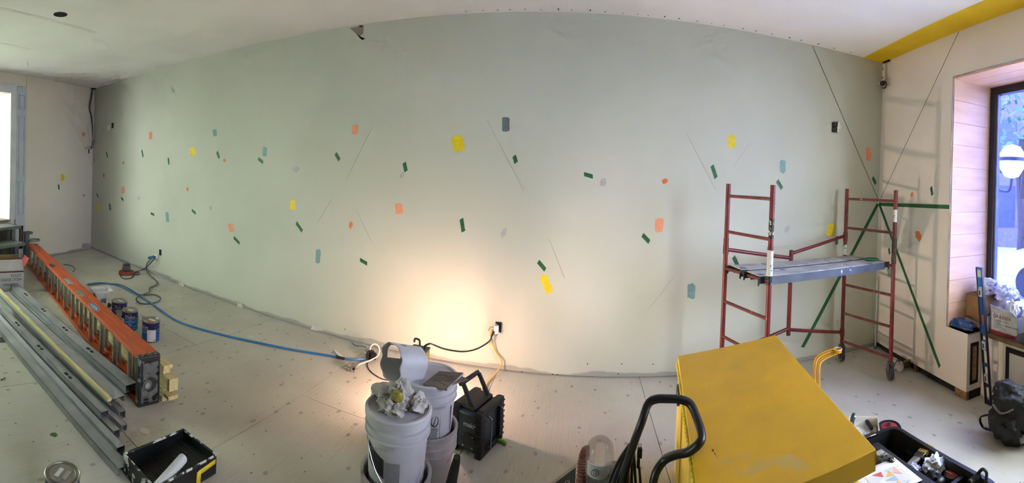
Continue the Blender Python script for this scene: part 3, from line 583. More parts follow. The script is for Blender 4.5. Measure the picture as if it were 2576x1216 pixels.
tag(MB().tube(spline([(PS.x - .055, D - .05, PS.z - .05), wall(1240, 865, .03), wall(1248, 888, .02), wall(1262, 908, .03), at(1258, 925, .05), at(1240, 948, .012), at(1224, 968, .007), at(1225, 985, .007), at(1235, 1010, .007), at(1240, 1030, .01)], 8), .007, 8).build('yellow_cable', M_yw, base=(PS.x - .055, D - .05, 0)), 'yellow extension cord running from the wall socket down to the radio', 'cord')
sd_ = bpy.data.lights.new('work_lamp_beam', 'SPOT'); sd_.energy = 90; sd_.color = (1.0, .76, .62); sd_.shadow_soft_size = .03; sd_.spot_size = math.radians(95); sd_.spot_blend = 1.0
so = bpy.data.objects.new('work_lamp_beam', sd_); COL.objects.link(so); so.location = (LAMP_POS[0] + .05, LAMP_POS[1], LAMP_POS[2])
so.rotation_euler = (Vector((2.7, 2.8, 2.0)) - so.location).to_track_quat('-Z', 'Y').to_euler()
# electrical boxes with white cable on the floor
p = at(886, 933); t = thing('junction_box', 'small paint-spattered metal junction box with a white cable, lying nearest on the floor', 'junction box', p, .2)
MB().box((0, 0, .028), (.075, .055, .056)).build('box', M_galv, t, bevel=.004)
MB().cyl((.02, -.028, .028), (.02, -.0285, .028), .012).build('knockout', M_dark, t)
p2 = at(932, 905); t2 = thing('round_box', 'round metal ceiling box with a black cover standing on the floor by the wall', 'junction box', p2)
MB().cyl((-.03, 0, .05), (.0, -.015, .05), .05, n=20).build('box', M_galv, t2); MB().cyl((.0, -.015, .05), (.012, -.021, .05), .044, n=20).build('cover', M_bw, t2); MB().box((.03, -.03, .045), (.05, .05, .05), Matrix.Rotation(.3, 4, 'Z')).build('clamp', M_dark, t2, bevel=.008)
tag(MB().tube(spline([(p.x + .035, p.y, .035), at(905, 917, .02), at(925, 910, .03), at(948, 898, .05), at(955, 885, .1), at(952, 872, .14), at(943, 866, .15), at(933, 872, .13), at(931, 886, .07), (p2.x, p2.y, .07)], 8), .006, 8).build('white_cable', M_ww, base=p), 'stiff white cable looping between the two metal boxes on the floor', 'cable')
tag(MB().tube(spline([at(944, 900, .006), at(930, 908, .006), at(924, 918, .006), at(930, 932, .006), at(945, 945, .006), at(965, 955, .006), at(1000, 960, .006)], 8), .004, 6).build('thin_wire', M_bw, base=at(930, 920)), 'thin dark wire trailing over the floor behind the pails', 'wire')
tag(MB().tube(spline([at(885, 862, .006), at(895, 870, .006), at(915, 872, .02), at(926, 880, .03), at(930, 886, .05)], 8), .004, 6).build('grey_wire', M_gw, base=at(905, 872)), 'thin grey wire running from the foot of the wall to the round metal box', 'wire')
tag(patch('paper_scrap', [(840, 879), (850, 886), (862, 896), (866, 902), (858, 900), (846, 890)], lambda x, y, o: at(x, y, .01 + o * 3), M_plas, base=at(850, 890)), 'pointed white paper scrap beside the blue hose', 'paper')
# main hose and cords over the floor
tag(MB().tube(spline([at(220, 716, .01), at(250, 712, .01), at(285, 716, .01), at(310, 724, .01), at(345, 742, .012), at(380, 763, .01), at(410, 785, .01), at(440, 805, .01), at(480, 821, .01), at(560, 843, .01), at(640, 861, .01), at(740, 881, .01), at(820, 894, .01), at(866, 903, .012), at(895, 905, .012), at(925, 903, .012), at(950, 896, .02)], 6), .011, 8).build('blue_hose', M_blue, base=at(480, 821)), 'long blue hose snaking across the floor along the wall to the boxes', 'hose')
tag(MB().tube(spline([at(222, 718, .008), at(255, 714, .008), at(300, 716, .008), at(330, 730, .008), at(352, 742, .022), at(388, 742, .008), at(404, 750, .008), at(396, 760, .008), at(370, 765, .008), at(350, 762, .008), at(343, 752, .008), at(352, 745, .03), at(375, 735, .01), at(377, 725, .01), at(396, 716, .01), at(392, 706, .01), at(374, 690, .01), wall(368, 676, .02), wall(372, 660, .03), wall(390, 646, .06)], 6), .008, 8).build('grey_cable', M_gw, base=at(350, 745)), 'grey cord that loops on the floor and climbs to the low socket', 'cord')
tag(MB().tube(spline([wall(391, 648, .08), wall(374, 668, .05), at(356, 680, .01), at(340, 684, .01), at(338, 690, .01), at(351, 691, .01), at(349, 685, .014), at(336, 688, .01), at(333, 698, .006), at(315, 702, .006), at(304, 697, .006), at(306, 688, .02)], 6), .006, 8).build('charger_cord', M_bw, base=at(335, 690)), 'thin black cord of the battery charger curling on the floor', 'cord')
tag(MB().tube(spline([at(160, 666, .01), at(178, 668, .01), at(188, 676, .01), at(184, 684, .01)], 6), .007, 8).build('cord_end', M_gw, base=at(178, 670)), 'short grey hose curve on the floor behind the far end of the ladder', 'hose')
tag(MB().tube(spline([at(846, 898, .024), at(866, 903, .024)], 2), .0125, 8).build('tape_wrap', M_bw, base=at(850, 900)), 'black tape wrapped round the blue hose', 'tape')
# ================================================================== SCAFFOLD
M_red = mat('red scaffold paint', (126, 34, 32), (96, 26, 26), rough=.4, scale=9, spots=[((226, 220, 214), 16, .70, 4), ((150, 96, 84), 7, .69, 4)])
M_rung = mat('worn rung paint', (128, 62, 54), (98, 46, 42), rough=.5, scale=12, spots=[((170, 150, 140), 22, .66, 4)])
PN = {'NL': Vector((1.30, 2.785, 0)), 'FL': Vector((1.155, 3.315, 0)), 'NR': Vector((2.58, 2.955, 0)), 'FR': Vector((2.455, 3.54, 0))}
scf = thing('scaffold', 'red tubular rolling scaffold with paint spatters standing before the right corner', 'scaffold', sum(PN.values(), Vector()) / 4)
M_cast = mat('grey caster steel', (120, 122, 126), (84, 86, 92), rough=.5, metal=.4, scale=20); M_tyre = mat('caster rubber', (72, 74, 78), (52, 54, 58), rough=.7, spots=[((150, 150, 150), 30, .66)])
for k, p in PN.items():
    po = MB().cyl((p.x, p.y, .15), (p.x, p.y, 1.675), .0185, n=16).build('post', M_red, scf, world=True)
    MB().cyl((p.x, p.y, 1.16), (p.x, p.y, 1.24), .0215, n=16).build('coupler', M_red, po, world=True)
    a = {'NL': .5, 'FL': .2, 'NR': 1.2, 'FR': 1.3}[k]; F = Matrix.Translation((p.x, p.y, 0)) @ Matrix.Rotation(a, 4, 'Z')
    ca = MB().box((0, 0, .15), (.055, .05, .012), F).box((0, .024, .10), (.05, .005, .11), F).box((0, -.024, .10), (.05, .005, .11), F).build('caster', M_cast, scf, world=True, bevel=.003)
    MB().cyl((0, -.017, .064), (0, .017, .064), .064, n=24, M=F).build('wheel', M_tyre, ca, world=True)
    MB().cyl((0, -.028, .064), (0, .028, .064), .018, n=12, M=F).build('hub', mat('hub', (96, 60, 58)), ca, world=True)
    MB().box((-.045, 0, .145), (.05, .04, .008), F).build('brake_tab', M_cast, ca, world=True)
for a, b in (('NL', 'FL'), ('NR', 'FR')):
    for z in (.19, .46, .738, 1.0, 1.293, 1.577):
        p, q = PN[a], PN[b]; MB().cyl((p.x, p.y, z), (q.x, q.y, z), .0125, n=12).build('rung', M_rung, scf, world=True)
BC = Vector((1.80, 3.42, 0))
MB().cyl((BC.x, BC.y, .37), (BC.x, BC.y, 1.115), .0185, n=16).build('brace_post', M_red, scf, world=True)
for a, z0, z1 in (('FL', 1.15, 1.045), ('FR', 1.215, 1.085), ('FL', .30, .43), ('FR', .275, .42)):
    p = PN[a]; MB().cyl((p.x, p.y, z0), (BC.x, BC.y, z1), .0155, n=12).build('brace_arm', M_red, scf, world=True)
    MB().cyl((p.x, p.y, z0 - .035), (p.x, p.y, z0 + .035), .0235, n=14).build('brace_collar', M_red, scf, world=True)
M_stk = {'black': mat('black worn sticker', (34, 32, 30), (20, 18, 16), spots=[((206, 200, 190), 30, .60, 3), ((150, 130, 40), 45, .66)]), 'white': mat('white worn sticker', (222, 220, 216), (206, 204, 200), spots=[((50, 46, 44), 34, .62)]), 'brown': mat('brown worn sticker', (150, 110, 62), (116, 82, 46), spots=[((220, 214, 200), 40, .62), ((60, 40, 34), 40, .36)])}
for k, z0, z1, c in (('NL', 1.30, 1.44, 'black'), ('NL', 1.04, 1.22, 'white'), ('NL', .98, 1.04, 'black'), ('NR', 1.39, 1.50, 'white'), ('NR', 1.02, 1.25, 'brown'), ('FR', 1.03, 1.13, 'white')):
    p = PN[k]; r = .0222 if z0 < 1.24 and z1 > 1.16 else .0192
    MB().cyl((p.x, p.y, z0), (p.x, p.y, z1), r, n=16, cap=False).build('sticker', M_stk[c], scf, world=True)
M_deck = mat('dusty deck top', (196, 196, 194), (158, 158, 158), rough=.75, scale=9, detail=8, spots=[((84, 88, 94), 7, .66, 6), ((206, 206, 202), 13, .64, 4)])
M_dside = mat('navy deck side', (84, 90, 102), (66, 72, 84), rough=.5, scale=6, spots=[((224, 224, 230), 12, .68, 2)])
lm, rm = (PN['NL'] + PN['FL']) / 2, (PN['NR'] + PN['FR']) / 2; ax = (rm - lm).normalized(); Ls = (rm - lm).length
for nm, dy, lab in (('near', -.13, 'nearer grey steel scaffold plank, paint-spattered, with the green lid on it'), ('far', .13, 'farther grey steel scaffold plank, next to the wall')):
    F = frame(lm + Vector((0, 0, 1.0)), ax)
    b = F @ Vector((Ls / 2, dy, -.03))
    t = thing('scaffold_plank', lab, 'plank', b, group='scaffold planks')
    MB().box((Ls / 2, dy, .028), (Ls + .02, .205, .006), F).build('deck', M_deck, t, world=True, bevel=.002)
    for sd in (-1, 1): MB().box((Ls / 2, dy + sd * .101, -.004), (Ls - .05, .004, .062), F).build('side_flange', M_dside, t, world=True)
    for ex in (0, Ls):
        for sd in (-1, 1): MB().box((ex, dy + sd * .101, .004), (.07, .005, .05), F).box((ex + (.03 if ex else -.03), dy + sd * .101, -.02), (.012, .005, .03), F).build('hook', mat('black hook steel', (40, 42, 46)), t, world=True)
    if nm == 'far': continue
q = at(2192, 654, 1.034); c = thing('green_dish', 'round green plastic lid lying on the near scaffold plank', 'lid', q)  # a plastic lid lying flat on the deck
MB().lathe([(0, .004), (.052, .004), (.058, .011), (.066, .012), (.07, .004), (.066, 0), (0, 0)], 32).build('rim', mat('green plastic', (24, 122, 78), (18, 104, 64), rough=.3), c)
MB().disc((0, 0), .05, .005, 28).build('lid_face', mat('green plastic face', (30, 134, 88), (22, 116, 74), rough=.35), c)

# ================================================================== EXTENSION LADDER ON ITS SIDE
LN_, LF_ = Vector((-2.47, 1.655, 0)), Vector((-6.62, 2.18, 0))
ux = (LF_ - LN_).normalized(); LL = (LF_ - LN_).length; LH = .345
lad = thing('extension_ladder', 'orange fibreglass extension ladder lying on its side along the left floor', 'ladder', LN_, math.atan2(ux.y, ux.x))
M_or = mat('orange fibreglass', (206, 88, 30), (188, 74, 24), rough=.5, scale=5, stretch=(1, 8, 8), spots=[((204, 170, 140), 60, .74)])
M_al = mat('aluminium rung', (200, 200, 194), (150, 150, 146), rough=.35, metal=.5, scale=5, stretch=(60, 60, 1), spots=[((206, 200, 190), 26, .70)])
# local frame: x along the ladder, y towards the camera is +? ; camera lies on the local +y or -y side
sgn = 1 if (Matrix.Rotation(-math.atan2(ux.y, ux.x), 3, 'Z') @ (-LN_)).y > 0 else -1
def crail(y0, w, ztop, name):           # C-channel rail: web flat on top or bottom, two flanges
    z = LH - .004 if ztop else .004; s = -1 if ztop else 1
    return MB().box((LL / 2, y0, z), (LL, w, .008)).box((LL / 2, y0 - w / 2 + .003, z + s * .014), (LL, .006, .028)).box((LL / 2, y0 + w / 2 - .003, z + s * .014), (LL, .006, .028)).build(name, M_or, lad, bevel=.002)
yA, yB = sgn * .032, -sgn * .048
crail(yA, .088, True, 'rail'); crail(yA, .088, False, 'rail'); crail(yB, .066, True, 'rail'); crail(yB, .066, False, 'rail')
for k in range(14):
    x = .22 + k * .3
    if x > LL - .05: break
    rg = MB().tube([(x, yA, .012), (x, yA, LH - .012)], .021, 10, flat=.017).build('rung', M_al, lad, smooth=25)
    if x + .1 < LL - .05: MB().tube([(x + .1, yB, .012), (x + .1, yB, LH - .012)], .019, 10, flat=.016).build('rung', M_al, lad, smooth=25)
    MB().tube([(x + .02, yA + sgn * .03, LH - .03), (x + .012, yA, LH - .09)], .005, 6).build('gusset', M_al, lad)
M_blk = mat('black ladder shoe', (40, 42, 42), (24, 26, 26), rough=.45, scale=14, spots=[((120, 124, 122), 11, .60, 4)])
M_blk2 = mat('worn grey rubber', (104, 108, 106), (70, 74, 72), rough=.6, scale=18)
sho = MB().box((-.012, 0, LH / 2), (.05, .168, LH + .004)).build('end_shoe', M_blk, lad, bevel=.010)
MB().box((-.039, 0, .085), (.006, .125, .12)).build('pad', M_blk2, sho, bevel=.003); MB().box((-.039, -sgn * .005, .235), (.006, .115, .13)).build('pad', M_blk2, sho, bevel=.003)
MB().cyl((-.0425, 0, .15), (-.036, 0, .15), .052, n=24).build('disc_recess', mat('dark disc', (38, 42, 42)), sho); MB().cyl((-.046, sgn * .02, .15), (-.036, sgn * .02, .15), .036, n=24).build('disc', M_blk2, sho)
MB().cyl((-.052, sgn * .02, .15), (-.036, sgn * .02, .15), .019, n=18).build('bolt', mat('pale bolt', (150, 152, 148)), sho)
for yy, zz in ((sgn * .028, .205), (sgn * .034, .095)):
    MB().tube([(-.0435, yy + .015 * math.cos(a * .5236), zz + .015 * math.sin(a * .5236)) for a in range(12)], .002, 6, closed=True).build('emblem_ring', M_al, sho)
    text('emblem', 'W', .016, Matrix.Translation((-.0435, yy, zz)) @ Matrix(((0, 0, -1, 0), (-1, 0, 0, 0), (0, 1, 0, 0), (0, 0, 0, 1))), M_al, sho)
for yy, zz, w, hh in ((sgn * .025, .05, .035, .012), (sgn * .025, .03, .035, .012)): MB().box((-.0425, yy, zz), (.004, w, hh)).build('slot', M_dark, sho)
for yy, zz, r in ((-sgn * .04, .05, .02), (-sgn * .062, .26, .008), (-sgn * .06, .07, .012), (-sgn * .06, .215, .014), (sgn * .0, .30, .007)): MB().cyl((-.043, yy, zz), (-.036, yy, zz), r, n=16).build('hole', M_dark, sho)
for yy, xx in ((-.05, -.02), (0, -.01), (.05, -.02), (.03, 0), (-.02, 0)): MB().cyl((xx, yy, LH + .001), (xx, yy, LH + .004), .006, n=10).build('rivet', M_al, sho)
rl = [o for o in bpy.data.objects if o.parent == lad and o.name.startswith('rail')][0]
def on_rail(px): d = ray(*px); p = O + d * ((LH - H) / d.z); q = MW[lad.name].inverted() @ p; return q.x
x0 = on_rail((243, 772))
el = lambda rx, ry, z: [(rx * math.cos(k * math.pi / 14), ry * math.sin(k * math.pi / 14)) for k in range(28)]
Fs = Matrix.Translation((x0, yA, LH + .0008))
part_label(MB().prism(el(.115, .038, 0), 0, .0008, Fs).build('badge', mat('badge white', (226, 228, 232)), rl), 'oval white-rimmed blue maker badge')
MB().prism(el(.107, .033, 0), .0008, .0014, Fs).build('badge_blue', mat('badge blue', (44, 62, 128)), rl); MB().prism(el(.09, .022, 0), .0014, .0018, Fs).build('badge_oval', mat('badge white', (226, 228, 232)), rl)
text('badge_text', 'WERNER', .034, Fs @ Matrix.Translation((0, 0, .0024)) @ Matrix.Rotation(0 if sgn < 0 else 0, 4, 'Z'), mat('badge blue', (44, 62, 128)), rl, sx=1.0)
for px, c, L_ in (((140, 668), (62, 64, 66), .16), ((178, 708), (196, 198, 204), .22), ((209, 738), (172, 170, 162), .22)):
    x = on_rail(px); MB().box((x, yA, LH + .0008), (L_, .06, .0012)).build('safety_label', mat('label %d' % c[0], c, tuple(v * .7 for v in c), scale=30), rl, smooth=0)
# glass dish lid on the far end of the ladder
c = at(86, 607, LH); c = thing('jar_lid', 'pale green round plastic lid lying on the far end of the ladder', 'lid', Vector((c.x, c.y, LH + .001)))
MB().lathe([(0, .004), (.082, .004), (.09, .03), (.098, .032), (.10, .012), (.09, 0), (0, 0)], 32).build('rim', mat('frosted green', (150, 172, 158), (130, 156, 140), rough=.3), c)
MB().disc((0, 0), .08, .006, 28).build('lid_face', mat('milky lid', (196, 206, 196), (182, 194, 184)), c)

# ================================================================== TIMBER LATHS BEHIND THE LADDER
M_pine = mat('pale pine', (222, 208, 156), (200, 184, 128), rough=.6, scale=4, stretch=(1, 12, 12))
uy = Vector((-ux.y, ux.x, 0)) * (-sgn)
for k, (o, z, w, hh, st_, L_, lab) in enumerate(((.115, .0, .06, .035, -.03, 2.3, 'lowest pine lath of the stack behind the ladder'), (.13, .036, .075, .028, -.10, 2.6, 'second lowest pine lath of the stack, sticking out farthest'), (.12, .066, .06, .020, -.02, 2.2, 'thin pine lath in the middle of the stack behind the ladder'),
                                        (.13, .088, .07, .085, -.085, 2.5, 'tall pine batten standing on edge in the stack behind the ladder'), (.115, .176, .055, .035, .0, 2.4, 'second highest pine lath of the stack behind the ladder'), (.115, .212, .075, .026, -.01, 2.7, 'highest wide pine lath on top of the stack behind the ladder'))):
    b = LN_ + uy * (o + .03) + ux * (st_ + L_ / 2)
    tag(MB().box((b.x, b.y, z + hh / 2), (L_, w, hh), Matrix.Translation(b) @ Matrix.Rotation(math.atan2(ux.y, ux.x) + .004 * (k - 2), 4, 'Z') @ Matrix.Translation(-b)).build('pine_lath', M_pine, base=(b.x, b.y, z), bevel=.002), lab, 'lath', 'pine laths behind the ladder')

# ================================================================== STEEL STUDS
M_st = mat('galvanised stud', (186, 188, 190), (158, 160, 164), rough=.4, metal=.35, scale=3); M_st2 = mat('dull stud', (164, 164, 162), (140, 140, 140), rough=.5, metal=.3, scale=4)
def stud(near, far, w, hh, label, m=None, z=.0, slots=(), lip=True, roll=0, perf=False):
    a, b = Vector(near), Vector(far); F = frame(Vector((a.x, a.y, z)), Vector((b.x - a.x, b.y - a.y, 0))); L_ = (b - a).xy.length
    if roll: F = F @ Matrix.Rotation(roll, 4, 'X')
    t = thing('steel_stud', label, 'metal stud', Vector((a.x, a.y, z)) + (b - a) * .5 * Vector((1, 1, 0)).length * 0, 0, 'steel studs on the left floor')
    m = m or M_st; th = .0025
    MB().box((L_ / 2, 0, hh - th / 2), (L_, w, th), F).build('web', m, t, world=True, smooth=0)
    for s in (-1, 1):
        fl_ = MB().box((L_ / 2, s * (w / 2 - th / 2), hh / 2), (L_, th, hh), F).build('flange', m, t, world=True, smooth=0)
        if lip: MB().box((L_ / 2, s * (w / 2 - .008), th / 2), (L_, .014, th), F).build('lip', m, fl_, world=True, smooth=0)
    for x in slots:
        MB().prism([(x + .022 * math.cos(k * .5236), .013 * math.sin(k * .5236)) for k in range(12)], hh, hh + .0012, F).build('slot', M_dark, t, world=True, smooth=0)
        MB().box((x + .062, 0, hh + .0006), (.045, .024, .0012), F).build('slot', M_dark, t, world=True, smooth=0)
    if perf:
        x = .05
        while x < L_ - .05 and x < 3.4:
            MB().box((x, w / 2 - .001, hh * .6), (.022, .004, .012), F).build('perforation', M_dark, t, world=True, smooth=0); x += .045
    return t
def sx(px, near, far, z):                # distance along a stud of a slot seen at a pixel
    p = at(*px, z); a, b = Vector(near), Vector(far); return (p.xy - a.xy).dot((b.xy - a.xy).normalized())
def fpt(near_px, far_px, z, ext=0):
    n_, f_ = at(*near_px, z), at(*far_px, z); d = (f_ - n_).normalized(); return n_, f_ + d * ext
n_, f_ = fpt((330, 967), (38, 717), .10); stud(n_, f_, .095, .05, 'shiny slotted steel stud nearest the ladder', z=.05, slots=[sx(q, n_, f_, .10) for q in ((236, 884), (168, 831), (114, 783), (71, 743))])
n_, f_ = fpt((325, 985), (30, 728), .045); stud(n_, f_, .11, .045, 'lower steel stud lying flat under the shiny slotted one', M_st2)
n_, f_ = fpt((296, 1000), (12, 735), .10); stud(n_, f_, .115, .042, 'wide plain steel stud between the slotted stud and the wooden strip', mat('matte stud', (172, 172, 172), (156, 156, 158), rough=.55, metal=.25), z=.058)
n_, f_ = fpt((276, 1002), (0, 728), .125, .1); F = frame(Vector((n_.x, n_.y, .102)), Vector((f_.x - n_.x, f_.y - n_.y, 0)))
tag(MB().box(((f_ - n_).length / 2, 0, .012), ((f_ - n_).length, .03, .024), F).build('wooden_strip', M_pine, base=Vector((n_.x, n_.y, .102)), bevel=.002), 'long pale wooden strip lying along the pile of steel studs', 'wood strip')
n_, f_ = fpt((308, 1035), (0, 742), .05, .1); stud(n_, f_, .05, .05, 'thin steel track just below the wooden strip', M_st2)
n_, f_ = fpt((313, 1070), (40, 806), .04, .3); stud(n_, f_, .042, .04, 'steel track with an angled cut end, second below the wooden strip', M_st)
n_, f_ = fpt((263, 1035), (0, 770), .092, .1); stud(n_, f_, .062, .04, 'slotted steel stud lying on top in the middle of the pile', M_st2, z=.052, slots=[sx(q, n_, f_, .092) for q in ((188, 948), (125, 875), (75, 815))])
n_, f_ = fpt((293, 1083), (0, 782), .05, .1); stud(n_, f_, .05, .05, 'steel stud with a dark open end sticking out of the middle of the pile', M_st2)
n_, f_ = fpt((304, 1124), (0, 797), .06, .1); stud(n_, f_, .055, .06, 'perforated edge steel stud near the outer side of the pile', M_st, perf=True)
n_, f_ = fpt((311, 1174), (0, 820), .045, .1); stud(n_, f_, .075, .045, 'outermost long steel track, nearest the lone paint can', M_st2)
# ================================================================== PAINT CANS
M_tin = mat('tin plate', (176, 172, 162), (140, 136, 128), rough=.3, metal=.8, scale=14); M_tin2 = mat('can lid tin', (150, 146, 132), (126, 122, 110), rough=.4, metal=.5, scale=18)
M_navy = mat('navy can label', (30, 36, 96), (24, 28, 80), rough=.35); M_cblue = mat('blue can label', (28, 92, 158), (22, 74, 138), rough=.35, scale=4); M_lab = mat('white paper label', (214, 216, 218), (200, 202, 206), rough=.5, scale=25)
def arc_patch(r, a0, a1, z0, z1, n=14): return MB().grid(lambda u, v: (r * math.sin(a0 + (a1 - a0) * u), -r * math.cos(a0 + (a1 - a0) * u), z0 + (z1 - z0) * v), n, 1)
def paint_can(loc, rz, label, blob=None, paper=0.0, logo=True, group='gallon paint cans', rc=.0825, hc=.192):
    t = thing('paint_can', label, 'paint can', loc, rz, group)
    body = MB().lathe([(0, .002), (rc - .003, .002), (rc, .006), (rc, hc - .012), (rc - .002, hc - .010), (rc - .002, hc - .006)], 40).build('body', M_navy, t)
    arc_patch(rc + .0006, -math.pi, math.pi, .008, .115, 48).build('blue_band', M_cblue, body)
    MB().lathe([(rc + .0008, .115), (rc + .001, .1215)], 40).build('silver_band', M_tin, body)
    MB().lathe([(rc - .002, hc - .012), (rc + .003, hc - .010), (rc + .003, hc - .002), (rc - .001, hc), (rc - .005, hc - .002), (rc - .006, hc - .006)], 40).build('rim', M_tin, t)
    MB().lathe([(rc + .003, .0), (rc + .003, .006), (rc - .001, .008)], 40).build('base_rim', M_tin, t)
    lid = MB().lathe([(0, hc - .005), (rc - .022, hc - .005), (rc - .02, hc - .003), (rc - .016, hc - .008), (rc - .008, hc - .007), (rc - .005, hc - .001)], 40).build('lid', M_tin2, t)
    MB().box((.01, .005, hc - .0042), (.075, .024, .0012), Matrix.Rotation(.35 - rz, 4, 'Z')).build('lid_sticker', M_lab, lid)
    if blob: MB().prism([(.024 + .032 * math.cos(k * .5236) * (1 + .2 * math.sin(3 * k)), -.018 + .018 * math.sin(k * .5236)) for k in range(12)], hc - .0048, hc - .0038, Matrix.Rotation(-rz + blob[1], 4, 'Z')).build('paint_blob', mat('blob %s' % (blob[0],), blob[0]), lid)
    if logo:
        text('brand_text', 'Dulux', .044, Matrix.Rotation(0, 4, 'Z') @ Matrix.Translation((0, 0, .141)), mat('label white ink', (236, 236, 240)), body, wrap=rc + .0012)
        for k, c in enumerate(((226, 96, 60), (240, 190, 60), (120, 180, 70), (190, 70, 120))):
            arc_patch(rc + .0012, -.22 + k * .13, -.12 + k * .13, .160 + .002 * math.sin(k), .166, 3).build('colour_splash', mat('splash %d' % k, c), body)
        text('series_text', 'DIAMOND', .020, Matrix.Translation((0, 0, .093)), mat('label pale ink', (196, 210, 226)), body, wrap=rc + .0012, sx=1.25)
        dm = MB(); 
        for a, b in (((-.25, .098), (-.12, .108)), ((-.12, .108), (.12, .108)), ((.12, .108), (.25, .098)), ((.22, .082), (0, .048)), ((-.22, .082), (0, .048)), ((.1, .082), (0, .048)), ((-.1, .082), (0, .048))):
            pa = Vector(((rc + .001) * math.sin(a[0]), -(rc + .001) * math.cos(a[0]), a[1])); pb = Vector(((rc + .001) * math.sin(b[0]), -(rc + .001) * math.cos(b[0]), b[1])); dm.cyl(pa, pb, .0011, n=4)
        dm.build('diamond_mark', mat('label pale ink', (196, 210, 226)), body)
        text('volume_text', '3.7 L', .016, Matrix.Rotation(.55, 4, 'Z') @ Matrix.Translation((0, 0, .025)), mat('label white ink', (236, 236, 240)), body, wrap=rc + .0012)
    if paper is not None:
        lp_ = arc_patch(rc + .0014, paper - .55, paper + .45, .012, .118, 10).build('paper_label', M_lab, body)
        bc = MB()
        for k in range(9): a = paper + .18 + k * .02; bc.add([((rc + .002) * math.sin(a + d), -(rc + .002) * math.cos(a + d), z) for d, z in ((0, .018), (.011, .018), (.011, .036), (0, .036))], [(0, 1, 2, 3)])
        bc.build('barcode', mat('bar ink', (70, 70, 76)), lp_)
    ea = -1.35 if paper is None else paper
    for a in (ea + .25, ea + .25 + math.pi):
        MB().cyl((rc * math.sin(a), -rc * math.cos(a), .135), ((rc + .012) * math.sin(a), -(rc + .012) * math.cos(a), .135), .013, n=14).build('bail_ear', M_bw, t)
    a = ea + .25; ca_, sa_ = math.sin(a), -math.cos(a); pts = []
    for k in range(13):
        th = math.pi * k / 12; sd = Vector((-sa_, ca_, 0)); pts.append(Vector((ca_ * (rc + .010), sa_ * (rc + .010), .135)) * 0 + Vector((ca_, sa_, 0)) * (rc + .010) * math.cos(th) + sd * (rc + .013) * math.sin(th) + Vector((0, 0, .135 - .085 * math.sin(th))))
    MB().tube(pts, .0018, 6).build('bail_wire', M_tin, t)
    return t
def face(p): return math.atan2(-p.x, p.y) * 1.0          # rotation that turns local -y towards the camera (camera at the origin)
def yaw_to_cam(p): return math.atan2(p.y, p.x) - math.pi / 2 
p = at(301, 756, .192); p.z = 0; paint_can(p, yaw_to_cam(p), 'blue paint can standing farthest back, left of the other two by the ladder', None, .12, True)
p = at(327, 779, .192); p.z = 0; paint_can(p, yaw_to_cam(p) + .05, 'blue paint can with yellow paint on its lid, between two other cans', ((206, 190, 60), .2), -1.25, True)
p = at(380, 804, .192); p.z = 0; paint_can(p, yaw_to_cam(p) - .0, 'blue paint can with salmon paint on its lid, nearest the ladder foot', ((216, 136, 88), 0), .15, False)
for o in [bpy.data.objects[n] for n in list(bpy.data.objects.keys()) if n.startswith('paint_can')][-1:]:
    bd = [c for c in o.children if c.name.startswith('body')][0]
    text('brand_text', 'Dulux', .044, Matrix.Rotation(-.95, 4, 'Z') @ Matrix.Translation((0, 0, .141)), MATS['label white ink'], bd, wrap=.0837); text('series_text', 'DIAMOND', .020, Matrix.Rotation(-.95, 4, 'Z') @ Matrix.Translation((0, 0, .093)), MATS['label pale ink'], bd, wrap=.0837, sx=1.25)
p = at(157, 1190, .192); p.z = 0; paint_can(p, yaw_to_cam(p) + .2, 'lone blue paint can at the bottom left with two paper stickers on its lid', None, .5, False)
o = [bpy.data.objects[n] for n in bpy.data.objects.keys() if n.startswith('paint_can')][-1]; ld_ = [c for c in o.children if c.name.startswith('lid')][0]
for c in list(ld_.children): bpy.data.objects.remove(c)
for x, y, m in ((-.018, .0, M_lab), (.022, .0, mat('clear sticker', (176, 170, 160)))): MB().box((x, y, .1882), (.022, .062, .0012), Matrix.Rotation(-.5 - .2, 4, 'Z')).build('lid_sticker', m, ld_)
# white pour bucket behind the ladder, battery charger, clear cup
p = at(254, 772); t = thing('pour_bucket', 'small white square bucket with a flared rim and black pouring cap behind the ladder', 'bucket', p, yaw_to_cam(p) + .25)
MB().grid(lambda u, v: ((lambda a, w: (w * max(-1, min(1, 1.35 * math.cos(a))), w * .9 * max(-1, min(1, 1.35 * math.sin(a))), v * .21))(u * 2 * math.pi, .062 + (.055 * max(0, v - .55) / .45))), 28, 10, closed=True).build('body', M_plas, t, solid=.004)
MB().box((0, 0, .006), (.12, .11, .01)).build('base', M_plas, t); MB().box((.012, -.0585, .10), (.07, .002, .08)).build('picture_label', mat('bucket label', (190, 186, 200), (80, 74, 96), scale=30), t)
MB().cyl((.09, -.05, .025), (.09, -.02, .025), .022).build('cap', M_bw, t); MB().tube(spline([(.06, 0, .03), (.08, -.03, .028), (.09, -.035, .025)]), .012, 8).build('spout', M_plas, t)
MB().box((-.085, -.04, .15), (.03, .05, .07)).build('handle', M_bw, t, bevel=.01)
p = at(318, 691); t = thing('battery_charger', 'orange battery charger with a grey battery standing on the far floor', 'charger', p, yaw_to_cam(p) + .2)
MB().prism([(-.11, -.07), (.08, -.08), (.115, -.03), (.105, .06), (-.08, .07), (-.12, .0)], 0, .06).build('base', mat('orange charger plastic', (150, 66, 34), (120, 48, 26), rough=.45), t, bevel=.012)
MB().box((0, 0, .006), (.22, .14, .012)).build('foot', M_bw, t, bevel=.004)
MB().box((.0, .005, .11), (.10, .085, .10), taper=1.15).build('battery', mat('grey battery', (92, 92, 92), (66, 66, 68), rough=.5), t, bevel=.012); MB().box((0, 0, .145), (.09, .088, .012)).build('clip', M_bw, t, bevel=.003)
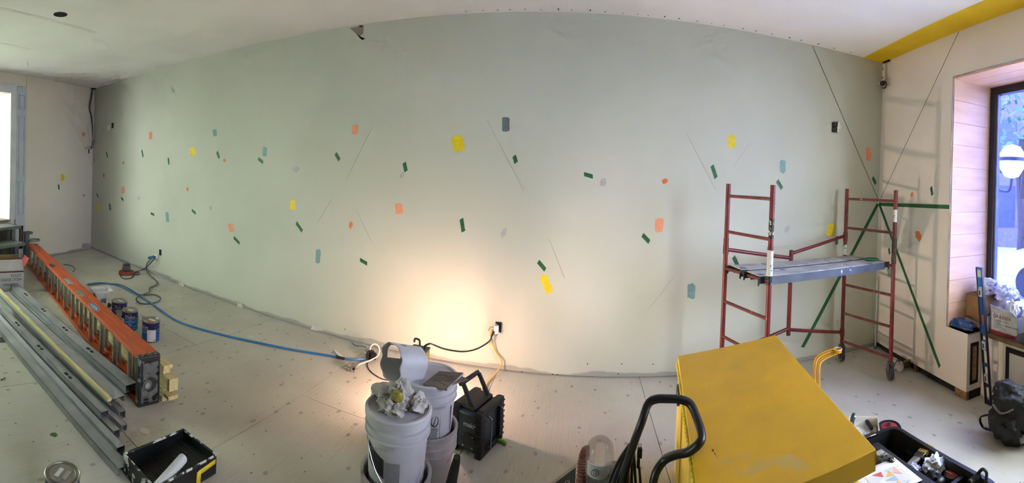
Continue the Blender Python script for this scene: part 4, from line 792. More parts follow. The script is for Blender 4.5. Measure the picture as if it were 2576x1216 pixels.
M_clr = mat('clear plastic', (250, 250, 250), (244, 246, 246), rough=.08, trans=1, alpha=.35, spec=.6)
p = at(357, 806, .03); t = thing('clear_cup', 'clear plastic cup lying on the floor behind the paint cans', 'cup', (p.x, p.y, 0))
MB().lathe([(.0, 0), (.026, 0), (.034, .09), (.036, .092)], 24, Matrix.Translation((-.05, 0, .037)) @ Matrix.Rotation(1.45, 4, 'Y')).build('cup_wall', M_clr, t)
# ================================================================== BLACK ROLLER TRAY
tc_ = [at(320, 1147, .1), at(455, 1083, .1), at(536, 1146, .1)]
exv = (tc_[2] - tc_[1]); eyv = (tc_[1] - tc_[0]); tw, tl = exv.length, eyv.length; cen = (tc_[0] + tc_[2]) / 2
t = thing('roller_tray', 'black paint-crusted roller tray with a yellow tape strip on the floor', 'paint tray', (cen.x, cen.y, 0), math.atan2(exv.y, exv.x))
M_trk = mat('paint crusted black plastic', (24, 26, 26), (14, 16, 16), rough=.45, spots=[((206, 206, 202), 18, .72, 4)]); M_crust = mat('crusted white edge', (40, 42, 42), (24, 26, 26), rough=.5, spots=[((214, 214, 210), 26, .54, 5)])
tl = .40; tw = .285
for nm, c, d in (('side_wall', (0, tl / 2, .055), (tw, .008, .10)), ('side_wall', (tw / 2, 0, .055), (.008, tl, .10)), ('side_wall', (-tw / 2, 0, .055), (.008, tl, .10)), ('side_wall', (0, -tl / 2, .055), (tw, .008, .10))):
    w_ = MB().box(c, d).build(nm, M_crust if c[1] < 0 else M_trk, t, bevel=.003)
MB().prism([(-tl / 2, .004), (tl / 2, .004), (tl / 2, .06), (tl / 2 - .06, .06), (-tl / 2 + .10, .014), (-tl / 2, .012)], -tw / 2, tw / 2, Matrix(((0, 0, 1, 0), (1, 0, 0, 0), (0, 1, 0, 0), (0, 0, 0, 1)))).build('ramp', M_trk, t)
for k in range(17):
    y = -tl / 2 + .12 + k * .0145; z = .014 + .046 * (y + tl / 2 - .10) / (tl - .16); MB().cyl((-tw / 2 + .02, y, z), (tw / 2 - .02, y, z), .0035, n=6).build('ridge', M_trk, t)
for a, b in (((-tw / 2, -tl / 2), (tw / 2, -tl / 2)), ((tw / 2, -tl / 2), (tw / 2, tl / 2)), ((tw / 2, tl / 2), (-tw / 2, tl / 2)), ((-tw / 2, tl / 2), (-tw / 2, -tl / 2))):
    MB().cyl((a[0], a[1], .105), (b[0], b[1], .105), .006, n=8).build('rim_edge', M_crust, t)
M_yt = mat('yellow tape', (232, 204, 30), (220, 190, 22), rough=.4)
MB().add([(tw / 2 + .006, tl / 2 - .01, .09), (tw / 2 + .006, tl / 2 - .01, .065), (tw / 2 + .006, tl / 2 - .13, .05), (tw / 2 + .006, tl / 2 - .13, .078)], [(0, 1, 2, 3)]).build('yellow_tape', M_yt, t, solid=.001)
MB().add([(tw / 2 + .0065, tl / 2 - .11, .082), (tw / 2 + .0065, tl / 2 - .14, .075), (tw / 2 + .0065, tl / 2 - .145, .0), (tw / 2 + .0065, tl / 2 - .115, .0)], [(0, 1, 2, 3)]).build('yellow_tape', M_yt, t, solid=.001)
ra, rb = at(462, 1152, .115), at(395, 1228, .085)
r_ = thing('paint_roller_sleeve', 'white roller sleeve lying in the black tray', 'roller', (ra + rb) / 2 - Vector((0, 0, .025)))
MB().cyl(ra, rb, .026, n=28).build('sleeve', mat('white roller nap', (222, 224, 222), (206, 208, 206), rough=.9, bump=.3, bscale=200), r_, world=True, bevel=.008)
MB().cyl(rb + (rb - ra) * .001, rb + (rb - ra).normalized() * .002, .02, n=20).build('core', M_dark, r_, world=True)
q = at(136, 1095); tag(MB().prism([(-.02, -.012), (.0, -.02), (.022, .0), (.008, .02), (-.016, .014)], .001, .003, Matrix.Translation(q)).build('leaf_scrap', mat('green scrap', (76, 120, 46), (60, 100, 36)), base=q), 'small green paper scrap on the floor above the lone paint can', 'scrap')
for x, y, s in ((365, 1085, .05), (335, 1075, .018), (405, 1080, .01)):
    q = at(x, y); patch_o = MB().prism([(s * math.cos(k * .785) * rnd(.6, 1.1), s * .6 * math.sin(k * .785) * rnd(.6, 1.1)) for k in range(8)], .0005, .0015, Matrix.Translation(q)).build('plaster_splash', mat('dried plaster', (206, 206, 196), (196, 196, 186)), fl)
# floor register by the left edge
q = at(16, 856); t = thing('floor_grille', 'dark slotted metal strip on the floor at the left edge', 'grille', q, .05)
MB().box((-.25, 0, .004), (.65, .10, .008), Matrix.Rotation(1.33, 4, 'Z')).build('plate', mat('blue black steel', (52, 56, 66), (38, 42, 52), rough=.5, metal=.4), t)
for k in range(14): MB().box((-.52 + k * .04, 0, .009), (.008, .07, .003), Matrix.Rotation(1.33, 4, 'Z')).build('slot', M_dark, t)
for x, y, a in ((22, 872, .8), (3, 958, 2.2)):
    q = at(x, y); tag(MB().cyl((q.x, q.y, .004), (q.x + .05 * math.cos(a), q.y + .05 * math.sin(a), .004), .0025, n=6).cyl((q.x, q.y, .004), (q.x + .004 * math.cos(a), q.y + .004 * math.sin(a), .004), .006, n=8).build('loose_screw', M_bw, base=q), 'loose dark screw on the floor %s' % ('beside the slotted grille' if y < 900 else 'at the left edge below the grille'), 'screw')
# ================================================================== STEPS AND CARTON AT THE LEFT DOOR
M_gp = mat('grey step paint', (118, 124, 122), (96, 102, 100), rough=.6, scale=8, spots=[((176, 178, 172), 30, .72)])
t = thing('door_steps', 'grey painted wooden steps leading up to the raised doorway', 'steps', LP(2.4, .45, 0))
for k, (n0, n1, z, s0) in enumerate(((.035, .42, .675, 2.05), (.40, .72, .475, 2.22), (.70, .96, .275, 2.38))):
    wbox(LP, s0, 3.3, n0, n1, z - .045, z).build('tread', M_gp, t, world=True, bevel=.006)
    for s_ in (s0 + .06, 3.1): wbox(LP, s_, s_ + .07, n1 - .14, n1 - .07, 0, z - .045).build('leg', M_gp, t, world=True, bevel=.004)
    wbox(LP, s0 + .2, s0 + .24, n0 + .05, n1 - .05, .0, z - .045).build('bearer', mat('dark step timber', (84, 78, 66), (64, 58, 48)), t, world=True)
t = thing('handrail_post', 'short grey wooden post standing beside the far end of the ladder', 'post', LP(1.66, .06, 0))
wbox(LP, 1.62, 1.70, .03, .10, 0, .46).build('upright', M_gp, t, world=True, bevel=.004); wbox(LP, 1.58, 1.74, .02, .14, .46, .50).build('cap', M_gp, t, world=True, bevel=.006)
ca = at(33, 735, 0); 
c0 = Vector((-5.29, 1.575, 0)); rzc = yaw_to_cam(c0) + math.radians(14)
t = thing('cardboard_carton', 'open white carton with a red flap and black French lettering beside the steel studs', 'box', c0, rzc)
M_cw = mat('white carton board', (206, 204, 200), (192, 190, 186), rough=.7); M_kr = mat('kraft board', (150, 118, 82), (128, 98, 66), rough=.8); M_redc = mat('red carton print', (168, 42, 44), (150, 34, 38), rough=.6); M_ink = mat('black ink', (36, 32, 34))
for nm, c, d in (('front_panel', (-.12, 0, .14), (.36, .004, .28)), ('side_panel', (.06, .13, .14), (.004, .26, .28)), ('side_panel', (-.30, .13, .14), (.004, .26, .28)), ('back_panel', (-.12, .26, .14), (.36, .004, .28))):
    pn = MB().box(c, d).build(nm, M_cw, t)
    if nm == 'front_panel':
        text('carton_text', 'TOUT', .05, Matrix.Translation((-.045, -.003, .20)) @ Matrix.Rotation(math.pi / 2, 4, 'X'), M_ink, pn); text('carton_text', 'USAGE LÉGER', .044, Matrix.Translation((-.10, -.003, .155)) @ Matrix.Rotation(math.pi / 2, 4, 'X'), M_ink, pn)
        MB().box((-.12, -.003, .255), (.36, .002, .018)).build('red_stripe', mat('dark red stripe', (96, 40, 42)), pn); MB().box((-.11, -.003, .10), (.2, .002, .004)).box((-.11, -.003, .085), (.2, .002, .004)).build('ink_rule', M_ink, pn)
    if c[0] > 0:
        MB().cyl((.0625, .13, .20), (.0595, .13, .20), .026, n=16).build('hand_hole', M_dark, pn); MB().box((.0625, .20, .10), (.001, .09, .07)).build('printed_block', mat('carton grey print', (176, 174, 176)), pn); MB().box((.0625, .06, .13), (.001, .08, .06)).build('printed_block', mat('carton grey print', (176, 174, 176)), pn)
MB().box((-.12, .13, .006), (.36, .26, .008)).build('bottom', M_kr, t)
F = Matrix.Translation((.062, .13, .28)) @ Matrix.Rotation(-.35, 4, 'Y')
rf = MB().box((.0, 0, .075), (.004, .25, .15), Matrix.Translation((.062, .13, .28)) @ Matrix.Rotation(math.radians(28), 4, 'Y')).build('side_flap', M_redc, t)
MB().box((.004, 0, .075), (.002, .10, .05), Matrix.Translation((.062, .13, .28)) @ Matrix.Rotation(math.radians(28), 4, 'Y')).build('flap_print', mat('pale red print', (206, 130, 126)), rf)
MB().box((-.12, 0, .07), (.35, .004, .14), Matrix.Translation((0, -.002, .28)) @ Matrix.Rotation(math.radians(-38), 4, 'X')).build('front_flap', M_cw, t)
MB().box((-.12, 0, .07), (.35, .004, .14), Matrix.Translation((0, .262, .28)) @ Matrix.Rotation(math.radians(-20), 4, 'X')).build('back_flap', M_kr, t)
# ================================================================== PAILS
M_pail = mat('dusty white pail', (196, 192, 196), (176, 172, 178), rough=.55, scale=7, spots=[((150, 142, 140), 5, .66, 5)]); M_pail2 = mat('dirty white pail', (182, 172, 168), (150, 140, 138), rough=.6, scale=5, spots=[((120, 108, 104), 6, .62, 5)])
M_pink = mat('faint print', (150, 144, 152), (136, 130, 140)); 
def pail(c, z0, rb, rt, hh, m, label, name='plastic_pail', lid=True, group='stacked plastic pails', rz=0):
    t = thing(name, label, 'bucket', (c[0], c[1], z0), rz, group)
    MB().lathe([(0, .002), (rb - .004, .002), (rb, .008), (rt - .008, hh - .10), (rt - .006, hh - .098), (rt - .004, hh - .094), (rt - .004, hh - .06), (rt - .008, hh - .058), (rt - .006, hh - .02), (rt - .002, hh - .005)], 56).build('body', m, t)
    for z in (.098, .062, .03): MB().lathe([(rt - .009, hh - z - .005), (rt + .003, hh - z - .003), (rt + .003, hh - z + .003), (rt - .009, hh - z + .006)], 56).build('rib', m, t)
    if lid: MB().lathe([(rt - .002, hh - .028), (rt + .005, hh - .026), (rt + .006, hh - .004), (rt + .002, hh + .002), (rt - .008, hh + .002), (rt - .014, hh - .008), (0, hh - .008)], 56).build('lid', m, t)
    else: MB().lathe([(rt - .006, hh - .01), (rt + .006, hh - .008), (rt + .006, hh), (rt - .008, hh), (rt - .012, hh - .01)], 56).build('rim', m, t)
    return t
pf, pb_ = Vector((-.765, 1.825)), Vector((-.762, 2.235))
pail(pf, 0, .118, .158, .30, M_pail2, 'lower dirty white pail under the rag-covered one', lid=False); pail(pb_, 0, .120, .160, .30, M_pail2, 'lower reddish dirty pail under the pail with the warning label', lid=False)
ryf = yaw_to_cam(Vector((pf.x, pf.y, 0)))
P1 = pail(pf, .215, .122, .147, .375, M_pail, 'front white lidded pail covered with rags', rz=ryf)
P2 = pail(pb_, .19, .122, .15, .375, M_pail, 'rear white lidded pail carrying the cut jug and the board', rz=yaw_to_cam(Vector((pb_.x, pb_.y, 0))))
bd = [c for c in P1.children if c.name.startswith('body')][0]
def rat(z, rb=.122, rt=.147, hh=.375): return rb + (rt - .008 - rb) * min(1, z / (hh - .1))
def cone_patch(a0, a1, z0, z1, m, par, name, off=.0012, shape=None, n=12):
    return MB().grid(lambda u, v: ((lambda a, z: ((rat(z) + off) * math.sin(a), -(rat(z) + off) * math.cos(a), z))(a0 + (a1 - a0) * u, (z0 + (z1 - z0) * v) if shape is None else shape(u, z0 + (z1 - z0) * v))), n, 4).build(name, m, par)
cone_patch(-1.15, -.42, .165, .25, mat('black label', (22, 24, 26)), bd, 'black_label', shape=lambda u, z: z - .05 * u)
cone_patch(-.36, .12, .09, .195, mat('grey text label', (140, 138, 138), (120, 118, 120), scale=40, stretch=(1, 1, 14)), bd, 'text_label')
for k in range(11): cone_patch(-.33, rnd(.0, .09), .10 + k * .0082, .1025 + k * .0082, M_pink, bd, 'text_line', off=.002, n=6)
text('stamp_text', 'CERTIFIED PAIL', .018, Matrix.Translation((-.05, 0, .255)), M_pink, bd, wrap=.1425, sx=1.1)
bd2 = [c for c in P2.children if c.name.startswith('body')][0]
wl_ = cone_patch(.02, .50, .09, .245, mat('pale label', (206, 202, 206)), bd2, 'warning_label')
for a0, a1, z0, z1 in ((.02, .50, .09, .093), (.02, .50, .242, .245), (.02, .03, .09, .245), (.49, .50, .09, .245), (.02, .5, .225, .228)): cone_patch(a0, a1, z0, z1, M_ink, bd2, 'label_border', off=.002, n=6)
for k in range(9): cone_patch(.06, .44 - rnd(0, .06), .10 + k * .0065, .103 + k * .0065, M_ink, bd2, 'text_line', off=.002, n=6)
ring = [((rat(.19) + .002) * math.sin(.27 + .14 * math.cos(k * .3927)), -(rat(.19) + .002) * math.cos(.27 + .14 * math.cos(k * .3927)), .192 + .028 * math.sin(k * .3927)) for k in range(16)]
MB().tube(ring, .0022, 6, closed=True).build('warning_ring', M_ink, bd2)
MB().tube([ring[3], ring[11]], .0022, 6).build('warning_slash', M_ink, bd2)
cone_patch(.1, .45, .232, .238, M_ink, bd2, 'text_line', off=.002); MB().tube([(.14 * math.sin(1.0), -.14 * math.cos(1.0), .12), (.143 * math.sin(1.0), -.143 * math.cos(1.0), .25)], .002, 6).build('marker_stroke', M_ink, bd2)
text('stamp_text', 'PLASTICS', .018, Matrix.Rotation(.45, 4, 'Z') @ Matrix.Translation((0, 0, .262)), M_pink, bd2, wrap=.145)
M_wire = mat('pail wire', (190, 190, 194), (160, 160, 166), rough=.3, metal=.8)
def bail(P, rt, hh, a0, low, name='handle', out=.006):
    pts = []
    for k in range(19):
        u = k / 18; a = a0 - 1.35 + 2.7 * u; z = hh - .10 - low * math.sin(math.pi * u) ** .8; r = rat(z) + .010 + out * math.sin(math.pi * u)
        pts.append((r * math.sin(a), -r * math.cos(a), z))
    h_ = MB().tube(pts, .0022, 6).build(name, M_wire, P)
    MB().tube(pts[8:13], .009, 8).build('grip', M_pail, h_)
bail(P1, .147, .375, .22, .215)
# rags and sponge on the front pail
zt = .215 + .375 - .007
M_rag = mat('grey white rag', (200, 194, 188), (170, 164, 160), rough=.9, scale=9, bump=.3, bscale=40)
tag(crumple('crumpled_rag', M_rag, (pf.x - .055, pf.y + .02, zt), (.09, .06, .05), 1, amp=.5, freq=1.8), 'pale crumpled rag lump on the left of the front pail lid', 'rag')
tag(crumple('crumpled_rag', M_rag, (pf.x + .0, pf.y - .055, zt), (.062, .045, .03), 2, amp=.7, freq=2.2), 'crumpled white paper towel at the front of the pail lid', 'rag')
tag(crumple('crumpled_rag', M_rag, (pf.x + .0, pf.y + .01, zt + .002), (.055, .05, .068), 3, amp=.6, freq=2.0), 'tall twisted rag in the middle of the front pail lid', 'rag')
tag(crumple('crumpled_rag', M_rag, (pf.x + .085, pf.y + .02, zt), (.05, .05, .042), 5, amp=.5, freq=1.7), 'crumpled plastic cup and rag on the right of the front pail lid', 'rag')
tag(crumple('yellow_sponge', mat('dirty yellow sponge', (170, 156, 62), (130, 118, 46), rough=.9, scale=14), (pf.x + .012, pf.y - .045, zt + .05), (.03, .02, .03), 8, amp=.4, freq=1.6, sub=3), 'yellowish sponge roll wrapped in the rags on the front pail', 'sponge')
q = at(905, 1010, .02); tag(crumple('plastic_wisp', mat('thin white film', (232, 228, 222), rough=.6), (pf.x - .135, pf.y + .07, zt - .03), (.035, .03, .04), 9, amp=.8, freq=2.6, sub=3), 'wisp of white plastic film hanging off the left rim of the front pail', 'plastic film')
# cut white jug lying on the rear pail
zt2 = .19 + .375 - .006
_j0 = Vector((-.935, 2.10, .648)); _j1 = _j0 + Vector((.62, .70, -.2)).normalized() * .175; F = frame(_j0, _j1 - _j0, (0, 0, 1)) @ Matrix.Rotation(.2, 4, 'X')
t = thing('cut_jug', 'white plastic jug with its end cut off, lying on the rear pail', 'jug', ((_j0.x + _j1.x) / 2, (_j0.y + _j1.y) / 2, zt2))
def jf(u, v):
    a = u * 2 * math.pi; w = .088 * (1 - .10 * v); c_, s_ = math.cos(a), math.sin(a); k = (abs(c_) ** 3.2 + abs(s_) ** 3.2) ** -.3125
    dent = .006 if (.02 < (u + .02) % 1 < .14 and .35 < v < .95) else 0
    return F @ Vector((v * .175 - (.007 * math.sin(3 * a) + .005 * math.sin(7 * a) + .02 * c_) * (1 - v) ** 3, (w * k - dent) * c_, (w * k - dent) * s_))
MB().grid(jf, 64, 14, closed=True, skip=lambda i, j: ((i <= 5 or i >= 61) and 2 <= j <= 7) or (11 <= i <= 12 and 4 <= j <= 5)).build('jug_wall', mat('dusty white jug', (206, 204, 208), (190, 188, 194), rough=.5, scale=6), t, world=True, solid=.003)
MB().grid(lambda u, v: (F @ Vector((.175, 0, 0))).lerp(jf(u, 1), v), 64, 2, closed=True).build('jug_base', MATS['dusty white jug'], t, world=True, solid=.003)
# board with scribbles on the rear pail
b4 = [at(1064, 966, zt2 + .014), at(1105, 934, zt2 + .014), at(1166, 938, zt2 + .014), at(1125, 978, zt2 + .014)]
mb = MB(); mb.add([v for v in b4] + [v - Vector((0, 0, .013)) for v in b4], [(0, 1, 2, 3), (7, 6, 5, 4), (0, 3, 7, 4), (3, 2, 6, 7), (2, 1, 5, 6), (1, 0, 4, 5)])
bo = thing('board_offcut', 'brown board offcut with handwriting on the rear pail lid', 'board', sum(b4, Vector()) / 4 - Vector((0, 0, .013)))
MB().add([v for v in b4] + [v - Vector((0, 0, .013)) for v in b4], [(0, 1, 2, 3), (7, 6, 5, 4), (0, 3, 7, 4), (3, 2, 6, 7), (2, 1, 5, 6), (1, 0, 4, 5)]).build('slab', mat('brown board', (118, 104, 92), (98, 86, 76), rough=.7), bo, world=True)
MB().add([b4[3] + Vector((0, -.001, 0)), b4[2] + Vector((0, -.001, 0)), b4[2] + Vector((0, -.001, -.013)), b4[3] + Vector((0, -.001, -.013))], [(0, 1, 2, 3)]).build('cut_edge', mat('gypsum edge', (186, 184, 190)), bo, world=True, solid=.001)
cb = sum(b4, Vector()) / 4; Fx = frame(cb + Vector((0, 0, .0008)), b4[2] - b4[1] + (b4[3] - b4[0]) * 1.0)
text('handwriting', '470m - 149', .024, Fx @ Matrix.Rotation(.1, 4, 'Z'), M_ink, bo, world=True)
for a, b in (((-.05, -.028), (.045, -.02)), ((-.055, .028), (-.02, .034)), ((.0, .03), (.05, .036)), ((-.03, .04), (.01, .042))): MB().tube([Fx @ Vector((a[0], a[1], 0)), Fx @ Vector((b[0], b[1], 0))], .0008, 4).build('pencil_stroke', M_ink, bo, world=True)
tag(MB().box((0, 0, .004), (.16, .06, .006), Matrix.Translation((-.62, 2.215, zt2 + .002)) @ Matrix.Rotation(1.1, 4, 'Z') @ Matrix.Rotation(.1, 4, 'Y')).build('cardboard_scrap', mat('dark cardboard', (110, 98, 88), (90, 80, 72)), base=(-.62, 2.215, zt2)), 'torn dark cardboard scrap sticking out under the board on the rear pail', 'cardboard')
# ================================================================== RADIO
p = at(1196, 1147); rz = math.atan2(.06, .17)
t = thing('jobsite_radio', 'dark teal and black jobsite radio with a folding handle on the floor beside the pails', 'radio', p + Vector((-.02, .12, 0)), math.radians(-18))
M_teal = mat('dark teal plastic', (36, 56, 64), (28, 46, 54), rough=.5); M_rb = mat('radio black rubber', (26, 26, 28), (16, 16, 18), rough=.6, scale=20); M_chr = mat('chrome bar', (170, 166, 164), (130, 126, 124), rough=.2, metal=1)
bd = MB().box((0, 0, .135), (.165, .26, .235)).build('body', M_teal, t, bevel=.02)
text('brand_text', 'makita', .040, Matrix.Translation((.03, -.1312, .178)) @ Matrix.Rotation(math.pi / 2, 4, 'X'), mat('silver print', (236, 236, 240)), bd, sx=1.0)
sp = MB().cyl((.015, -.128, .085), (.015, -.136, .085), .046, n=26).build('speaker', M_rb, t)
for a in range(4): MB().cyl((.015 + .045 * math.cos(.785 + a * 1.5708), -.13, .085 + .045 * math.sin(.785 + a * 1.5708)), (.015 + .045 * math.cos(.785 + a * 1.5708), -.138, .085 + .045 * math.sin(.785 + a * 1.5708)), .006, n=8).build('screw', M_chr, sp)
for sxx in (-1, 1):
    for sy in (-1, 1):
        cb_ = MB().box((sxx * .085, sy * .115, .135), (.045, .05, .27)).build('corner_bumper', M_rb, t, bevel=.008)
        if sxx > 0:
            for k in range(7): MB().box((sxx * .085, sy * .1155, .035 + k * .035), (.052, .056, .010)).build('bumper_rib', M_rb, cb_, bevel=.003)
    MB().box((sxx * .085, 0, .255), (.045, .24, .04)).build('top_bumper', M_rb, t, bevel=.008); MB().box((sxx * .085, 0, .02), (.045, .24, .035)).build('bottom_bumper', M_rb, t, bevel=.008)
for sy in (-.07, .07): MB().tube(spline([(.10, sy, .235), (.13, sy, .225), (.135, sy, .20), (.135, sy, .07), (.13, sy, .045), (.10, sy, .035)]), .005, 8).build('guard_bar', M_chr, t)
MB().box((-.02, 0, .262), (.12, .22, .025)).build('top_panel', M_rb, t, bevel=.008)
hd = MB().tube([(-.0, -.10, .26), (-.075, -.06, .36)], .012, 8).build('handle', M_rb, t)
for y in (-.10, .10): MB().box((0, 0, .075), (.028, .018, .16), Matrix.Translation((.02, y * .9, .255)) @ Matrix.Rotation(math.radians(-32), 4, 'Y')).build('handle_arm', M_rb, hd, bevel=.005)
MB().box((0, 0, 0), (.03, .21, .028), Matrix.Translation((-.075, 0, .385)) @ Matrix.Rotation(math.radians(-32), 4, 'Y')).build('handle_bar', M_rb, hd, bevel=.008)
MB().cyl((.03, .03, .27), (.005, .02, .36), .003, n=6).build('aerial', M_chr, t)
MB().tube(spline([(-.105, -.06, .12), (-.13, -.09, .2), (-.12, -.10, .245)]), .004, 6).build('latch_wire', M_chr, t)
# green screwdriver
a, b = at(1250, 1107, .012), at(1274, 1116, .012)
t = thing('screwdriver', 'green-handled screwdriver lying on the floor right of the radio', 'screwdriver', (a + b) / 2 - Vector((0, 0, .012)))
MB().tube([a.lerp(b, k / 6) for k in range(7)], [.010, .0125, .011, .0105, .0125, .013, .009], 10).build('grip', mat('lime plastic', (130, 190, 44), (104, 164, 34), rough=.25), t, world=True)
MB().cyl(a, a - (b - a).normalized() * .09 + Vector((0, 0, -.006)), .003, n=8).build('shaft', M_chr, t, world=True)
# black crevice tool leaning on the pails
a, b = at(1131, 1235, .03), atd(1150, 1150, 2.06)
tag(MB().tube([a.lerp(b, k / 5) for k in range(6)], [.032, .030, .027, .025, .022, .016], 10, flat=.014).build('crevice_tool', M_rb, base=Vector((a.x, a.y, 0))), 'black plastic nozzle leaning against the pails below the radio', 'nozzle')
# ================================================================== YELLOW JOB CHEST
du = Vector((.987, -.16, 0)).normalized(); dl = Vector((-.16, -.987, 0)).normalized()       # across / towards the viewer
Z1, Z2 = .65, .762; C1 = at(1705, 896, Z1); Wd = .587; Lg = 1.235
C1.z = 0
M_jy = mat('worn yellow enamel', (232, 176, 14), (214, 164, 34), rough=.45, scale=3.5, detail=6, spots=[((206, 172, 88), 2.6, .62, 6), ((224, 216, 190), 30, .76, 2)])
M_jy2 = mat('yellow enamel side', (236, 208, 56), (224, 194, 44), rough=.4, scale=4)
def JP(a, b, z): q = C1 + du * a + dl * b; return Vector((q.x, q.y, z))
t = thing('job_chest', 'large yellow steel tool chest with its lid slightly ajar in the foreground', 'tool chest', JP(Wd / 2, Lg / 2, 0))
def jbox(a0, a1, b0, b1, z0, z1, zr0=None, zr1=None, mb=None):
    zr0 = z0 if zr0 is None else zr0; zr1 = z1 if zr1 is None else zr1
    v = [JP(a0, b0, z0), JP(a1, b0, zr0), JP(a1, b1, zr0), JP(a0, b1, z0), JP(a0, b0, z1), JP(a1, b0, zr1), JP(a1, b1, zr1), JP(a0, b1, z1)]
    return (mb or MB()).add(v, [(0, 3, 2, 1), (4, 5, 6, 7), (0, 1, 5, 4), (1, 2, 6, 5), (2, 3, 7, 6), (3, 0, 4, 7)])
jbox(.006, Wd - .01, .008, Lg - .01, .0, .60).build('body', M_jy2, t, world=True, bevel=.006)
hb = jbox(-.004, .008, .02, Lg - .02, .572, .606).build('rear_ledge', M_jy2, t, world=True, bevel=.003)
lidm = jbox(0, Wd, 0, Lg, Z1 - .008, Z1, Z2 - .008, Z2).build('lid', M_jy, t, world=True, bevel=.003)
jbox(0, Wd, Lg - .004, Lg, Z1 - .075, Z1 - .004, Z2 - .075, Z2 - .004).build('lid_lip', M_jy, lidm, world=True); jbox(0, Wd, 0, .004, Z1 - .075, Z1 - .004, Z2 - .075, Z2 - .004).build('lid_lip', M_jy, lidm, world=True)
jbox(Wd - .004, Wd, 0, Lg, Z2 - .075, Z2 - .004).build('lid_lip', M_jy, lidm, world=True); jbox(0, .004, 0, Lg, Z1 - .03, Z1 - .004).build('lid_lip', M_jy2, lidm, world=True)
for k in range(38):
    b = .03 + k * (Lg - .06) / 38; MB().cyl(JP(-.006, b, Z1 - .033), JP(-.006, b + (Lg - .06) / 38 * .82, Z1 - .033), .006, n=8).build('hinge_knuckle', M_jy2, t, world=True)
ho = JP(-.001, .16, .50); MB().tube([ho + Vector((0, 0, .05 * math.sin(k * .5236))) + dl * (.045 * math.cos(k * .5236)) for k in range(12)], .008, 8, closed=True).build('side_handle', M_bw, t, world=True)
MB().prism([(.036 * math.cos(k * .5236), .042 * math.sin(k * .5236)) for k in range(12)], -.0005, .004, frame(ho - du * .002, dl, -du)).build('handle_recess', M_dark, t, world=True)
jbox(-.002, .008, .36, .40, .03, .57).build('rear_rib', M_jy2, t, world=True)
for k, b in enumerate((.93, .955, .975, .99, 1.02)): 
    q = JP(.075 + .004 * k, b, Z1 + (Z2 - Z1) * .13 + .0005); MB().tube([q, q + dl * .014 + du * .003], .0015, 4).build('scuff_mark', M_ink, lidm, world=True)
for x, y, s in ((2046, 990, .02), (2022, 998, .009), (2027, 967, .008), (1850, 876, .006)):
    d = ray(x, y); nrm = (JP(1, 0, Z2 - Z1) - JP(0, 0, 0)).cross(dl); p0 = JP(0, 0, Z1); q = O + d * ((p0 - O).dot(nrm) / d.dot(nrm))
    MB().prism([(s * math.cos(k * .9) * rnd(.5, 1.2), s * .7 * math.sin(k * .9) * rnd(.5, 1.2)) for k in range(7)], 0, .001, frame(q + Vector((0, 0, .0004)), du + Vector((0, 0, (Z2 - Z1) / Wd)), (-.19, .03, 1))).build('plaster_fleck', M_plas, lidm, world=True, smooth=0)
# bent yellow ribbed arm behind the chest
t0 = at(2054, 968, .2); dd = math.hypot(t0.x, t0.y)
t = thing('ribbed_arm', 'bent yellow ribbed plastic arm with a white-rimmed cup end behind the chest', 'handle', (t0.x, t0.y, 0))
M_ry = mat('glossy yellow plastic', (222, 158, 26), (200, 138, 18), rough=.3, scale=5); e = atd(2108, 880, dd + .03)
for k in range(4):
    o_ = k * 5.2
    pts = [atd(2046 + o_, 1090, dd), atd(2046 + o_, 960, dd), atd(2046.5 + o_, 925, dd), atd(2051 + o_ * .95, 903 + k * 3.2, dd + .005), atd(2063 + o_ * .8, 892 + k * 4, dd + .012), atd(2085 + o_ * .4, 882 + k * 4.6, dd + .02), atd(2103 + o_ * .2, 878 + k * 4, dd + .03)]
    pts[0].z = max(pts[0].z, .0)
    rb_ = MB().tube(spline(pts, 6), .0068, 10).build('rib', M_ry if k % 2 == 0 else mat('pale yellow edge', (232, 190, 92), (220, 174, 74), rough=.3), t, world=True)
MB().lathe([(.0, -.012), (.024, -.012), (.028, .004), (.031, .004), (.031, -.02), (.0, -.022)], 24, Matrix.Translation(e)).build('cup_end', M_ry, t, world=True)
MB().tube([e + Vector((.03 * math.cos(k * .3927), .03 * math.sin(k * .3927), .005)) for k in range(16)], .003, 6, closed=True).build('white_rim', M_plas, t, world=True)
# ================================================================== VACUUM CLEANER
vb = Vector((.30, 1.62, 0)); t = thing('shop_vacuum', 'black vacuum cleaner with a bent tube handle, clear canister and ribbed brown hose', 'vacuum cleaner', vb)
M_vb = mat('black vacuum plastic', (24, 24, 26), (14, 14, 16), rough=.35); M_vg = mat('grey vacuum panel', (96, 98, 92), (80, 82, 78), rough=.4)
MB().lathe([(0, .03), (.17, .03), (.19, .06), (.19, .28), (.17, .33), (.10, .375), (0, .385)], 36, Matrix.Translation((vb.x - .04, vb.y + .02, 0))).build('body', M_vb, t, world=True)
for a in (.6, 2.2, 3.8, 5.3): MB().cyl((vb.x - .04 + .17 * math.cos(a), vb.y + .02 + .17 * math.sin(a) - .012, .03), (vb.x - .04 + .17 * math.cos(a), vb.y + .02 + .17 * math.sin(a) + .012, .03), .03, n=14).build('wheel', M_vb, t, world=True)
hp = [(1640, 1235, .46), (1650, 1190, .52), (1672, 1158, .56), (1700, 1145, .60), (1730, 1138, .635), (1757, 1118, .67), (1765, 1095, .69), (1752, 1050, .73), (1736, 1017, .765), (1712, 1006, .78), (1680, 1004, .785), (1650, 1005, .785), (1630, 1018, .77), (1615, 1060, .72), (1600, 1100, .66), (1585, 1145, .58), (1572, 1190, .50), (1565, 1225, .44)]
MB().tube(spline([atd(x, y, (H - z) / max(.05, (y - 458) / CF)) for x, y, z in hp], 6), .0165, 12).build('handle', M_vb, t, world=True)
